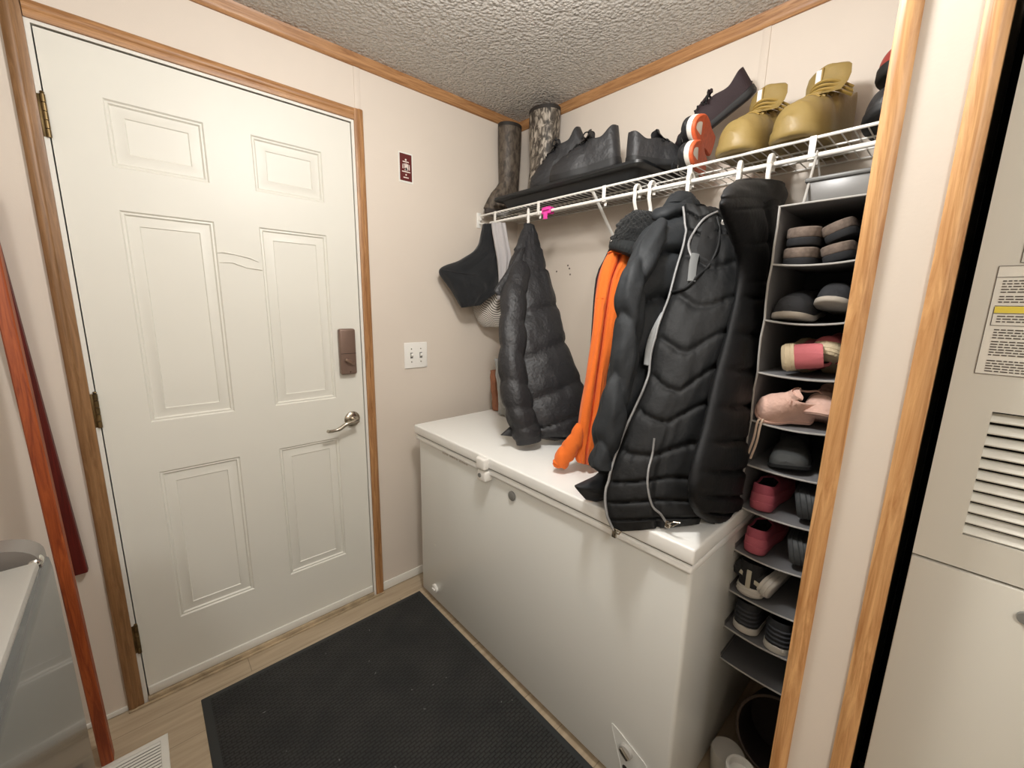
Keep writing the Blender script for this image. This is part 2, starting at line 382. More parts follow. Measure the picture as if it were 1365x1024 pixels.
MB().lathe([(.001, .0185), (.0075, .0185), (.0075, .0165), (.001, .0165)], (1.246, FY0, .092), 14, 'y').build('indicator', pm('indicator_dark', (60, 56, 52), .4), TP)
b = MB()
xx = .32
for wd in (3, 4, 4):
    for k in range(wd):
        b.box(xx, xx+.011, FY0+.0178, FY0+.0192, .759, .771+.003*((k*7) % 2)); xx += .0145
    xx += .010
b.build('lettering', pm('faded_lettering', (196, 190, 182), .6), F)
b = MB(); b.box(.245, .251, FY0+.0175, FY0+.0192, .30, .308); b.build('chip', white_m, F)

# ------------------------------------------------------------------ door mat, floor vent
mat_m, _nt, _b = nodes('ribbed_black_mat')
if 1:
    N, L = _nt.nodes, _nt.links
    _b.inputs['Roughness'].default_value = .85
    tc = N.new('ShaderNodeTexCoord'); mp = N.new('ShaderNodeMapping'); mp.inputs['Rotation'].default_value = (0, 0, PI/2); L.new(tc.outputs['Object'], mp.inputs[0])
    bk = N.new('ShaderNodeTexBrick'); L.new(mp.outputs[0], bk.inputs['Vector'])
    bk.inputs['Scale'].default_value = 1; bk.inputs['Brick Width'].default_value = .024; bk.inputs['Row Height'].default_value = .0105; bk.inputs['Mortar Size'].default_value = .0022; bk.inputs['Mortar Smooth'].default_value = .7
    nz = N.new('ShaderNodeTexNoise'); nz.inputs['Scale'].default_value = 7; nz.inputs['Detail'].default_value = 6; L.new(tc.outputs['Object'], nz.inputs['Vector'])
    cr = N.new('ShaderNodeValToRGB'); cr.color_ramp.elements[0].position = .35; cr.color_ramp.elements[1].position = .75
    cr.color_ramp.elements[0].color = lin(46, 48, 48); cr.color_ramp.elements[1].color = lin(63, 63, 61)
    L.new(nz.outputs[0], cr.inputs[0])
    mr = N.new('ShaderNodeMapRange'); mr.inputs['To Min'].default_value = 1.08; mr.inputs['To Max'].default_value = .45; L.new(bk.outputs['Fac'], mr.inputs[0])
    mx = N.new('ShaderNodeMix'); mx.data_type = 'RGBA'; mx.blend_type = 'MULTIPLY'; mx.inputs[0].default_value = 1; L.new(cr.outputs[0], mx.inputs[6]); L.new(mr.outputs[0], mx.inputs[7]); L.new(mx.outputs[2], _b.inputs['Base Color'])
    n2 = N.new('ShaderNodeTexNoise'); n2.inputs['Scale'].default_value = 420; L.new(tc.outputs['Object'], n2.inputs['Vector'])
    ma = N.new('ShaderNodeMath'); ma.operation = 'MULTIPLY_ADD'; L.new(bk.outputs['Fac'], ma.inputs[0]); ma.inputs[1].default_value = -1.2; L.new(n2.outputs[0], ma.inputs[2])
    bp = N.new('ShaderNodeBump'); bp.inputs['Strength'].default_value = 1; bp.inputs['Distance'].default_value = .006
    L.new(ma.outputs[0], bp.inputs['Height']); L.new(bp.outputs[0], _b.inputs['Normal'])
MX0, MX1, MY0, MY1 = .118, 1.64, -1.556, -.703
T = thing('door_mat', ((MX0+MX1)/2, (MY0+MY1)/2, 0), 'large black ribbed door mat on the floor before the freezer', 'mat')
prof = [(0, 0), (.002, .004), (.016, .008), (.026, .0085)]
b = MB(); rings = []
for ins, z in prof+[(.026, .0)]: rings.append([(MX0+ins, MY0+ins, z), (MX1-ins, MY0+ins, z), (MX1-ins, MY1-ins, z), (MX0+ins, MY1-ins, z)])
b.loft(rings, 0, False, False); b.build('border', pm('mat_edge_rubber', (44, 47, 48), .6, bump=(200, .1)), T)
b = MB().box(MX0+.025, MX1-.025, MY0+.025, MY1-.025, .0, .0095); b.build('carpet', mat_m, T)
b = MB()
for _ in range(20):
    x, y = random.uniform(MX0+.05, 1.2), random.uniform(MY0+.06, MY1-.04); a = random.uniform(0, PI); l = random.uniform(.0015, .005)
    b.tube([(x, y, .0102), (x+math.cos(a)*l, y+math.sin(a)*l, .0108), (x+math.cos(a+.6)*l*1.7, y+math.sin(a+.6)*l*1.7, .0102)], .0006, 5)
tag(b.build('lint', pm('lint', (170, 170, 165), .9), T), 'pale lint flecks', None, None, 'stuff')
VX0, VX1, VY0, VY1 = .185, .46, -1.80, -1.648
T = thing('floor_vent', ((VX0+VX1)/2, (VY0+VY1)/2, 0), 'white slatted metal floor vent beside the orange pole', 'vent')
b = MB(); rings = []
for ins, z in ((0, 0), (.001, .003), (.004, .0045), (.018, .0048), (.02, .002)): rings.append([(VX0+ins, VY0+ins, z), (VX1-ins, VY0+ins, z), (VX1-ins, VY1-ins, z), (VX0+ins, VY1-ins, z)])
b.loft(rings, 0, False, False); b.build('frame', white_m, T)
MB().box(VX0+.018, VX1-.018, VY0+.018, VY1-.018, .0003, .0008).build('duct', dark_m, T)
k = 0; x = VX0+.026
b = MB()
while x < VX1-.024:
    mt = Matrix.Translation((x, (VY0+VY1)/2, .0032)) @ Matrix.Rotation(.30, 4, 'Y')
    b.box(-.0034, .0034, -(VY1-VY0)/2+.019, (VY1-VY0)/2-.019, -.0006, .0006, 0, 0, 1, mt); x += .0115
b.build('slats', white_m, T)

# ------------------------------------------------------------------ pole, red board, washer, furnace
pa_, pb_ = at(59, 640, 'X', .125), at(144, 1012, 'Z', .004)
d_ = (pa_-pb_).normalized(); top_ = pb_+d_*1.62
b = MB(); w_ = V((.012, 0, 0)); h_ = V((0, .017, 0))
def bar(p, q, hx, hy, ch=.003):
    return [[c_+V((sx, sy, 0)) for sx, sy in ((-hx+ch, -hy), (hx-ch, -hy), (hx, -hy+ch), (hx, hy-ch), (hx-ch, hy), (-hx+ch, hy), (-hx, hy-ch), (-hx, -hy+ch))] for c_ in (p, q)]
b.loft(bar(pb_, top_, .019, .0135)); pol = b.build('wooden_pole', wood('orange_stained_wood', (170, 84, 38), (126, 52, 20), 'z', .45))
tag(pol, 'long orange-stained square wooden pole leaning upright at the left of the door', 'pole')
q0, q1 = at(107, 763, 'X', .016), at(73, 640, 'X', .016)
d_ = (q1-q0).normalized()
b = MB().loft(bar(q0, q0+d_*1.12, .014, .017)); o = b.build('wooden_board', wood('dark_red_wood', (104, 26, 18), (74, 14, 10), 'z', .5))
tag(o, 'dark red wooden board fixed on the wall behind the orange pole', 'board')

WY, WX0, WX1, WZ = -1.722, .765, 1.40, .965
W = thing('washing_machine', ((WX0+WX1)/2, WY-.33, 0), 'glossy grey washing machine at the left edge of the room', 'washing machine')
sidem = pm('glossy_grey_enamel', (84, 86, 86), .15, .2, spec=.4, coat=.22)
b = MB(); prof_ = [(WY-.64, .03), (WY, .03), (WY, WZ-.03), (WY-.002, WZ-.012), (WY-.010, WZ-.003), (WY-.02, WZ), (WY-.64, WZ)]
b.prism(prof_, WX0, WX1, lambda p, q, a: V((a, p, q))); b.build('body', sidem, W)
b = MB().box(WX0+.055, WX1-.01, WY-.62, WY-.004, WZ-.004, WZ+.012, 0, .006)
b.build('top_frame', pm('pale_grey_enamel', (160, 157, 150), .35), W)
b = MB().box(WX0+.10, WX1-.03, WY-.58, WY-.055, WZ+.008, WZ+.017, 0, .004); b.build('lid', pm('smoked_lid', (70, 66, 66), .2), W)
pr_ = []
for k in range(9):
    a = k/8*PI/2; pr_.append((WY-.055+.05*math.sin(a), WZ+.0+.034*math.cos(a)))
pr_ = [(WY-.62, WZ+.038)]+pr_+[(WY-.004, WZ-.03), (WY-.62, WZ-.03)]
b = MB().prism(pr_, WX0-.004, WX0+.04, lambda p, q, a: V((a, p, q))); b.build('console', pm('console_grey', (112, 106, 100), .3), W)
MB().ball((WX0+.03, WY-.012, WZ+.0), .016, .010, .010, 14).build('corner_cap', pm('chrome', (220, 220, 216), .12, 1), W)
for x in (WX0+.05, WX1-.05):
    for y in (WY-.05, WY-.58): MB().lathe([(.02, 0), (.02, .032), (.001, .032)], (x, y, 0), 10).build('foot', black_m, W)

UY = -.762; UX0, UX1 = at(1314, 300, 'Y', UY).x, 2.26
FU = thing('furnace', ((UX0+UX1)/2, -.42, 0), 'beige metal furnace cabinet with louvres in the closet at the right edge', 'furnace')
seam = at(1215, 737, 'Y', UY).z
fu_m = pm('furnace_enamel', (206, 203, 192), .42)
MB().box(UX0+.004, UX1-.004, UY+.02, -.07, .0, 2.02, 0, .003).build('cabinet', fu_m, FU)
l0, l1 = at(1323, 549, 'Y', UY), at(1293, 714, 'Y', UY); LX0, LX1, LZ0, LZ1 = l0.x, l0.x+.34, l1.z-.002, l0.z
b = MB()   # upper panel with a hole for the louvres
for a in ((UX0, LX0, seam+.001, 2.02), (LX1, UX1, seam+.001, 2.02), (LX0, LX1, seam+.001, LZ0), (LX0, LX1, LZ1, 2.02)): b.box(a[0], a[1], UY, UY+.018, a[2], a[3])
up_ = b.build('upper_panel', fu_m, FU)
MB().box(LX0-.002, LX1+.002, UY+.0175, UY+.0195, LZ0-.002, LZ1+.002).build('louvre_back', dark_m, up_)
b = MB(); n = 11; st = (LZ1-LZ0)/n
for k in range(n):
    z = LZ0+st*(k+.5); mt = Matrix.Translation(((LX0+LX1)/2, UY+.0085, z-.001)) @ Matrix.Rotation(math.radians(38), 4, 'X')
    b.box(-(LX1-LX0)/2, (LX1-LX0)/2, -.0075, .0075, -.0011, .0011, 0, 0, 1, mt)
b.build('louvres', pm('louvre_white', (226, 224, 214), .4), up_)
lo_ = MB().box(UX0, UX1, UY-.003, UY+.018, .02, seam-.0025, 0, .0015).build('lower_panel', fu_m, FU)
MB().lathe([(.001, -.003), (.008, -.003), (.008, -.008), (.001, -.008)], at(1367, 822, 'Y', UY), 16, 'y').build('latch', grey_pl, lo_)
t0, t1 = at(1333, 355, 'Y', UY), at(1298, 497, 'Y', UY); SX0 = (t0.x+t1.x)/2; SX1 = SX0+.16
LB = MB().box(SX0, SX1, UY-.0006, UY+.001, t1.z, t0.z).build('label', pm('label_paper', (222, 219, 208), .6), up_)
ink = pm('label_ink', (74, 66, 58), .7)
zt, zb_ = t0.z, t1.z; H_ = zt-zb_
b = MB(); YI0, YI1 = UY-.0012, UY-.0004
def ln(x0, x1, z, th=.0006): b.box(x0, x1, YI0, YI1, z-th/2, z+th/2)
def vl(x, z0, z1, th=.0006): b.box(x-th/2, x+th/2, YI0, YI1, z0, z1)
ln(SX0, SX1, zt); ln(SX0, SX1, zb_); vl(SX0, zb_, zt); vl(SX1, zb_, zt); ln(SX0, SX1, zt-.10*H_)
vl(SX0+.004, zb_+.46*H_, zt-.37*H_); ln(SX0+.004, SX1, zt-.36*H_); ln(SX0+.004, SX1, zt-.43*H_); ln(SX0+.004, SX1, zt-.54*H_)
rows_ = [.135, .16, .185, .21, .235, .275, .30, .325, .455, .48, .505, .58, .605, .63, .655, .69, .715, .74, .765, .79, .815, .87, .895, .92, .945, .97]
for q in rows_:
    x = SX0+(.006 if q < .34 else .008)
    while x < SX1-.006:
        l = random.uniform(.0025, .007); ln(x, min(x+l, SX1-.003), zt-q*H_, .00135); x += l+.0013
b.build('print', ink, LB)
MB().box(SX0+.0045, SX1-.001, UY-.0009, UY-.0004, zt-.425*H_, zt-.365*H_).build('yellow_band', pm('yellow_print', (226, 206, 74), .6), LB)
b = MB(); c0 = at(1365, 334, 'Y', UY)
b.box(c0.x-.0006, c0.x+.15, UY-.0012, UY-.0004, c0.z+.03, c0.z+.0306); b.box(c0.x-.0006, c0.x, UY-.0012, UY-.0004, c0.z-.014, c0.z+.03); b.box(c0.x, c0.x+.15, UY-.0012, UY-.0004, c0.z-.0146, c0.z-.014)
b.build('label_outline', ink, up_)

# ------------------------------------------------------------------ wire shelf with hang rod
SY, SZ, RZ = -.265, 1.795, 1.7527
SH = thing('wire_shelf', (.8, -.14, SZ), 'white wire closet shelf with a hang rod, loaded with shoes', 'shelf')
b = MB(); x = .03
while x < 1.58:
    b.tube([(x, -.006, SZ+.0025), (x, SY, SZ+.0025)], .0016, 6); x += .0254
for y in (-.01, -.09, -.18): b.tube([(.012, y, SZ-.001), (1.582, y, SZ-.001)], .0026, 6)
b.build('wire_deck', wire_m, SH)
MB().tube([(.012, SY, SZ), (1.582, SY, SZ)], .0042, 10).build('front_rail', wire_m, SH)
MB().tube([(.095, SY, RZ), (1.582, SY, RZ)], .0062, 12).build('hang_rod', wire_m, SH)
MB().tube([(.012, SY, SZ-.003), (.012, SY, SZ-.035), (.05, SY+.01, SZ-.04)], .003, 8).build('end_wire', wire_m, SH)
for x in (.135, .419, .749, 1.063, 1.376):
    b = MB(); b.box(x-.0075, x+.0075, SY-.0065, SY-.004, RZ-.004, SZ+.004, 0, .001); b.box(x-.0075, x+.0075, SY-.006, SY+.008, RZ-.0085, RZ-.006, 0, .001)
    b.box(x-.005, x+.005, SY+.006, SY+.009, RZ-.022, RZ+.006, 0, .001)
    b.build('rod_bracket', plastic_w, SH)
b = MB(); b.box(.0, .006, SY-.012, SY+.014, SZ-.055, SZ+.016, 0, .002); b.box(.0, .022, SY-.006, SY+.006, SZ-.022, SZ-.006, 0, .002); b.build('end_bracket', plastic_w, SH)
b = MB(); b.tube([(.690, SY+.004, SZ-.002), (.690, -.004, 1.545)], .0075, 8, 0, False, .5); b.box(.68, .70, -.006, 0, 1.52, 1.56, 0, .002); b.build('brace', plastic_w, SH)
# wall marks
for i, (px, py) in enumerate(((742, 362), (757, 354), (759, 358), (760, 366))):
    p = at(px, py, 'Y', 0); o = MB().lathe([(.0005, -.0015), (.004, -.0012), (.0045, 0)], (p.x, 0, p.z), 8, 'y').build('nail_hole', pm('hole_grey', (84, 74, 66), .8))
    tag(o, 'small dark nail hole in the wall below the wire shelf', 'nail hole', 'nail holes in the shelf wall')

# ------------------------------------------------------------------ hangers
def hanger(x, ang, label, arms=.19, slope=.32, y=SY, tilt=0):
    T = thing('clothes_hanger', (x, y, RZ), label, 'hanger', 'white plastic hangers on the rod')
    b = MB(); pts = []
    d = V((math.sin(ang), -math.cos(ang), 0))    # toward the room
    for k in range(13):
        a = math.radians(-35+k*(250/12)); pts.append(V((0, 0, .0))+d*(-.0175*math.cos(a))+V((0, 0, .006+.0175*math.sin(a)-.0)))
    pts = [V((0, 0, .006))+d*(-.0175*math.cos(math.radians(-50)))+V((0, 0, -.022))]+pts
    e = d*.006
    pts = pts+[d*.0155+V((0, 0, -.03)), d*.002+V((0, 0, -.058)), V((0, 0, -.072))]
    b.tube([p+V((x, y, RZ)) for p in smooth_path(pts, 3)], .0048, 8, 0, False, 1.3)
    b.build('hook', plastic_w, T)
    c_ = V((x, y, RZ-.072)); sh = []
    for s in (-1, 1): sh.append([c_+d*(s*arms*t)+V((0, 0, -slope*arms*t**1.5)) for t in (0, .15, .4, .7, 1)])
    path = sh[0][::-1]+sh[1][1:]
    MB().tube(smooth_path(path, 3), .0065, 8).build('shoulder', plastic_w, T)
    return T
hanger(.354, .85, 'white plastic hanger carrying the shiny black puffer jacket at the left', .05, .6)
hanger(.884, 0, 'white plastic hanger carrying the orange fleece jacket', .13, .8)
hanger(.938, 0, 'white plastic hanger just right of the orange jacket, under the knit hat', .05, .6)
hanger(1.066, 0, 'white plastic hanger carrying the charcoal puffer jacket in the middle', .17, .6)
hanger(1.208, .2, 'white plastic hanger carrying the black quilted vest', .15, .6)
hanger(1.286, 0, 'white plastic hanger carrying the long jacket beside the shoe organizer', .13, .3)
T = thing('clothes_clip', (.47, SY, RZ), 'bright pink plastic clip on the hang rod', 'clip')
pink = pm('pink_plastic', (236, 70, 170), .4)
b = MB().box(.445, .495, SY-.013, SY-.008, RZ-.012, RZ+.012, 0, .002); b.box(.445, .495, SY+.008, SY+.012, RZ-.012, RZ+.012, 0, .002); b.build('jaw', pink, T)
b = MB().box(.452, .488, SY-.0135, SY+.012, RZ+.011, RZ+.015, 0, .0015); b.box(.460, .480, SY-.018, SY-.012, RZ-.034, RZ-.006, 0, .002); b.build('grip', pink, T)
MB().box(.453, .487, SY-.0145, SY-.0125, RZ-.002, RZ+.003).build('slot', pm('dark_pink', (150, 30, 100), .5), T)

# ------------------------------------------------------------------ garments
def cr(a, b, c, d, t): return .5*((2*b)+(c-a)*t+(2*a-5*b+4*c-d)*t*t+(3*b-a-3*c+d)*t**3)
class Cloth:
    """a hollow-looking hanging garment: stations from top to bottom, each (left px, right px, front bulge, back bulge)"""
    def __init__(s, rows, pl, disp=None, p=.75):
        s.pl, s.disp, s.p = pl, disp, p
        s.st = [(on(r[0], r[1], pl), on(r[2], r[3], pl), r[4], r[5]) for r in rows]
    def frame(s, v):
        n = len(s.st)-1; x = min(max(v, 0), 1)*n; i = min(int(x), n-1); t = x-i
        g = [s.st[max(i-1, 0)], s.st[i], s.st[i+1], s.st[min(i+2, n)]]
        return [cr(g[0][k], g[1][k], g[2][k], g[3][k], t) for k in range(4)]
    def at(s, a, v, out=0):
        L, R, tf, tb = s.frame(v); n = s.pl[1]; u = (1-math.cos(a))/2; sn = math.sin(a)
        t = tf if sn >= 0 else tb
        m = abs(sn)**s.p*(1 if sn >= 0 else -1)
        ax = (R-L); ln_ = max(ax.length, 1e-5); axn = ax/ln_
        P = L+ax*u+n*(t*m)
        nr = (n*(sn)+axn*(-math.cos(a))*min(1, 2*t/ln_+.25)).normalized()
        d = s.disp(u, v, sn) if s.disp else 0
        return P+nr*(d+out)
    def front(s, u, v, out=0): return s.at(math.acos(max(-1, min(1, 1-2*u))), v, out)
    def mb(s, nu=56, nv=90, m=0):
        b = MB().loft([[s.at(2*PI*k/nu, j/nv) for k in range(nu)] for j in range(nv+1)], m)
        for p in b.v:
            p.y = min(p.y, -.02)
            if p.y > -.424 and p.x > 1.360: p.x = 1.360
        for p in b.v:      # cloth lies on the freezer lid instead of sinking into it
            if p.x < FX1 and p.y > FY0 and p.z < FZ+.002: p.z = FZ+.002+.15*max(0, p.z-FZ+.03)
        return b
def baffle(x, amp, p=3, u=0, fr=0, ga=.5):
    t = x % 1.0; e = abs(2*t-1)
    g = ga*amp*e**2*mnoise.noise(V((u*fr, math.floor(x)*7.3, x*1.2))) if fr else 0
    return amp*(1-e**p)+g
def groove(x, w): t = x % 1.0; e = min(t, 1-t); return -math.exp(-(e/w)**2)
def edge(u, w=.07): return min(1, u/w, (1-u)/w)
def wr(u, v, su, sv, amp, seed=0): return amp*(mnoise.noise(V((u*su+seed, v*sv+seed*1.7, seed*.3))))
def sleeve(pts, pl, offs, rad, name, mat, parent, nb=6, amp=.006, flat=.8, nv=64, slant=.15, seed=1):
    ctr = [on(p[0], p[1], (pl[0]+pl[1]*o, pl[1])) for p, o in zip(pts, offs)]
    n = len(ctr)-1; rings = []; N_ = 32; prev = None
    for j in range(nv+1):
        x = j/nv*n; i = min(int(x), n-1); t = x-i; gi = [max(i-1, 0), i, i+1, min(i+2, n)]
        P = cr(*[ctr[g] for g in gi], t); r = cr(*[rad[g] for g in gi], t)
        x2 = min(x+.05, n); i2 = min(int(x2), n-1); g2 = [max(i2-1, 0), i2, i2+1, min(i2+2, n)]; Q = cr(*[ctr[g] for g in g2], x2-i2)
        x3 = max(x-.05, 0); i3 = min(int(x3), n-1); g3 = [max(i3-1, 0), i3, i3+1, min(i3+2, n)]; Q0 = cr(*[ctr[g] for g in g3], x3-i3)
        tg = (Q-Q0).normalized(); q = pl[1]-tg*pl[1].dot(tg); q.normalize(); w = tg.cross(q); ring = []
        for k in range(N_):
            a = 2*PI*k/N_
            dd = baffle(j/nv*nb+slant*math.cos(a), amp)+wr(a, j/nv*9, 1.3, 1, amp*.8, seed)
            ring.append(P+(q*math.sin(a)*flat+w*math.cos(a))*(r+dd))
        rings.append(ring)
    b = MB().loft(rings)
    for p in b.v:
        if p.x < FX1 and p.y > FY0 and p.z < FZ+.002: p.z = FZ+.002+.15*max(0, p.z-FZ+.03)
    return b.build(name, mat, parent, angle=70)

LIDZ = FZ+.003
# --- shiny black puffer jacket, left
H1 = V((.354, SY, RZ-.02))
pl1 = plane3(H1, at(768, 585, 'Z', LIDZ+.01), at(700, 592, 'Z', LIDZ+.01))
g1 = thing('puffer_jacket', H1, 'shiny black puffer jacket hanging alone left of the orange jacket', 'jacket')
rows = [(699, 299, 711, 302, .012, .01), (694, 316, 716, 318, .018, .012), (684, 342, 722, 345, .03, .02), (676, 376, 732, 380, .045, .03), (675, 410, 741, 416, .05, .03),
        (677, 450, 749, 450, .055, .03), (682, 490, 762, 488, .06, .035), (690, 530, 775, 522, .06, .035), (700, 560, 774, 552, .06, .035), (712, 576, 769, 580, .05, .03), (718, 584, 760, 589, .03, .02)]
def d1(u, v, s): return (baffle(v*7.2+u*.55-.3, .010, 4, u, 26, .7)+.004*groove(v*7.2+u*.55-.3, .05) if v > .16 else .004)+wr(u, v, 9, 14, .005, 3)+wr(u, v, 20, 34, .0025, 5)
c1 = Cloth(rows, pl1, d1); shiny = pm('shiny_black_nylon', (40, 40, 42), .48, bump=(80, .6, .005), spec=.4)
c1.mb().build('body', shiny, g1, angle=80)
sleeve([(696, 352), (686, 392), (683, 440), (684, 492), (690, 535), (699, 566), (704, 584)], pl1, [.02, .045, .05, .05, .046, .038, .028], [.03, .044, .046, .046, .047, .046, .044], 'sleeve', shiny, g1, 7, .009)
sleeve([(700, 566), (703, 578), (705, 590)], pl1, [.036, .030, .022], [.049, .05, .047], 'cuff', pm('black_cuff', (40, 40, 42), .6), g1, 1, .002, nv=12)
cc = Cloth([(688, 340, 700, 330, .012, .01), (672, 366, 694, 356, .012, .01), (659, 386, 676, 380, .01, .008), (664, 394, 674, 392, .004, .004)], (pl1[0]+pl1[1]*.035, pl1[1]), None)
cc.mb(24, 24).build('collar', shiny, g1, angle=80)
cc = Cloth([(688, 560, 696, 562, .01, .008), (678, 570, 696, 574, .014, .01), (667, 580, 692, 583, .01, .006)], (pl1[0]-pl1[1]*.0+V((0, 0, .01)), pl1[1]), None)
cc.mb(20, 16).build('hem_flap', pm('black_lining', (14, 14, 16), .6), g1, angle=80)

# --- orange fleece
H5 = V((.884, SY, RZ-.05))
pl5 = plane3(H5, at(742, 624, 'Z', LIDZ+.012), at(792, 624, 'Z', LIDZ+.012))
g5 = thing('fleece_jacket', H5, 'bright orange fleece jacket hanging beneath the black knit hat', 'jacket')
rows = [(822, 326, 834, 328, .02, .012), (813, 333, 840, 338, .028, .016), (806, 348, 842, 352, .034, .018), (797, 376, 833, 372, .036, .02), (791, 410, 826, 410, .038, .02), (786, 459, 818, 452, .038, .02),
        (780, 506, 810, 500, .038, .02), (774, 549, 806, 545, .036, .02), (768, 582, 801, 585, .036, .02), (766, 604, 797, 610, .034, .018), (768, 616, 795, 622, .026, .014)]
def d5(u, v, s): return -.030*math.exp(-((u-.46+.06*v)/.06)**2)*(s > 0)+wr(u, v, 4, 4, .012, 9)+wr(u, v, 14, 9, .005, 2)+.004*math.sin(v*60+u*6)*max(0, v-.7)
c5 = Cloth(rows, pl5, d5); c5.mb().build('body', fleece_o, g5, angle=80)
sleeve([(774, 566), (766, 588), (754, 606), (745, 620)], pl5, [.012, .016, .014, .008], [.010, .023, .025, .020], 'sleeve', fleece_o, g5, 3, .004, .9, 40, .3)
MB().ball(on(744, 618, pl5)+pl5[1]*.006, .019, .019, .014, 16).build('cuff', fleece_o, g5)
b = MB(); b.tube(smooth_path([c5.front(u, .155-.02*(u-.5)**2, .004) for u in (.02, .15, .35, .55, .75, .95)], 4), .0028, 6); b.build('collar_seam', fleece_o, g5)
MB().tube([c5.front(u, .37+.03*u, .0005) for u in (.02, .15, .25, .38)], .0016, 6).build('sleeve_seam', fleece_o, g5)
cc = Cloth([(838, 337, 848, 341, .012, .004), (841, 348, 851, 352, .014, .004), (843, 360, 849, 362, .01, .004), (843, 368, 847, 369, .006, .003)], (pl5[0]+pl5[1]*.02, pl5[1]), None)
cc.mb(20, 16).build('hood_lining', fleece_r, g5, angle=80)
# sliver of a maroon garment behind the orange one
pl6 = (V((.83, -.3, 1.5)), V((.8, -.6, 0)).normalized())
cc = Cloth([(818, 322, 824, 322, .006, .006), (808, 344, 815, 345, .007, .007), (798, 363, 805, 364, .006, .006), (794, 385, 803, 388, .007, .007), (792, 410, 800, 412, .007, .007), (790, 440, 798, 440, .007, .007), (788, 470, 796, 470, .006, .006)], pl6, None)
o = cc.mb(24, 30).build('knit_scarf', pm('maroon_knit', (110, 34, 34), .9, bump=(200, .4)), None, angle=80)
tag(o, 'maroon scarf showing as a thin strip behind the orange jacket', 'scarf')
b = MB(); b.tube([cc.front(.0, k/10, .002) for k in range(11)], .003, 6); b.build('dark_edge', fleece_k, o)

# --- knit hat on the hangers
plh = (V((.935, -.32, 1.6)), V((.62, -.78, 0)).normalized())
gh = thing('knit_hat', V((.93, -.3, 1.55)), 'black knit beanie pulled over the hangers above the orange jacket', 'hat')
rows = [(846, 281, 868, 283, .02, .02), (836, 286, 880, 288, .045, .04), (826, 296, 884, 296, .06, .05), (819, 308, 884, 309, .068, .055), (815, 318, 880, 322, .07, .055), (814, 325, 872, 337, .07, .055), (814, 329, 860, 347, .062, .05)]
def dh(u, v, s): return .0045*math.sin(u*60+3*math.sin(v*9))*math.sin(v*46+u*8)+wr(u, v, 9, 7, .006, 4)
ch = Cloth(rows, plh, dh, .8); ch.mb(96, 60).build('crown', knit_k, gh, angle=80)
rows = [(813, 321, 874, 333, .073, .058), (812, 328, 866, 345, .075, .06), (813, 333, 858, 351, .068, .054)]
Cloth(rows, plh, lambda u, v, s: .002*math.sin(u*120), .8).mb(96, 12).build('brim', pm('black_rib', (34, 37, 38), .9, bump=(150, .6)), gh, angle=80)

# --- charcoal puffer
H2 = V((1.066, SY, RZ-.03))
pl2 = plane3(H2, at(788, 664, 'Z', LIDZ+.012), H2+V((.05, .4, -.5)))
g2 = thing('down_jacket', H2, 'charcoal black down jacket with fat baffles right of the orange jacket', 'jacket')
rows = [(899, 258, 917, 262, .018, .012), (890, 270, 925, 274, .03, .018), (878, 292, 930, 296, .045, .022), (862, 322, 930, 330, .055, .025), (850, 352, 925, 362, .06, .025), (842, 392, 916, 400, .06, .028),
        (834, 440, 902, 450, .06, .028), (826, 495, 890, 505, .06, .028), (820, 545, 870, 556, .06, .028), (812, 595, 852, 606, .055, .025), (800, 630, 838, 640, .045, .02)]
def d2(u, v, s): return (baffle(v*6.3-.35+u*.3+.06*math.sin(u*9), .026, 3.2, u, 22, .6)+.007*groove(v*6.3-.35+u*.3+.06*math.sin(u*9), .05) if v > .13 else .006)+wr(u, v, 8, 12, .007, 11)+wr(u, v, 18, 30, .003, 15)
c2 = Cloth(rows, pl2, d2); c2.mb(64, 110).build('body', nylon2, g2, angle=80)
sleeve([(882, 306), (857, 345), (842, 385), (837, 432), (831, 484), (818, 540), (808, 592), (803, 622)], pl2, [.03, .05, .06, .062, .062, .06, .055, .05], [.018, .023, .025, .026, .026, .026, .026, .024], 'sleeve', nylon2, g2, 4.4, .014, .9, 110, .3, 6)
rows = [(806, 622, 838, 634, .035, .02), (792, 636, 838, 652, .035, .02), (772, 646, 830, 664, .028, .018), (768, 650, 822, 668, .02, .012), (781, 666, 810, 671, .01, .006)]
Cloth(rows, pl2, lambda u, v, s: wr(u, v, 6, 6, .005, 8)).mb(40, 20).build('hem', pm('charcoal_hem', (38, 40, 43), .6, bump=(60, .25, .003)), g2, angle=80)
rows = [(902, 255, 918, 260, .02, .014), (896, 262, 922, 268, .028, .018), (890, 270, 926, 276, .03, .018)]
Cloth(rows, (pl2[0]+pl2[1]*.005, pl2[1]), None).mb(32, 12).build('collar', nylon2, g2, angle=80)

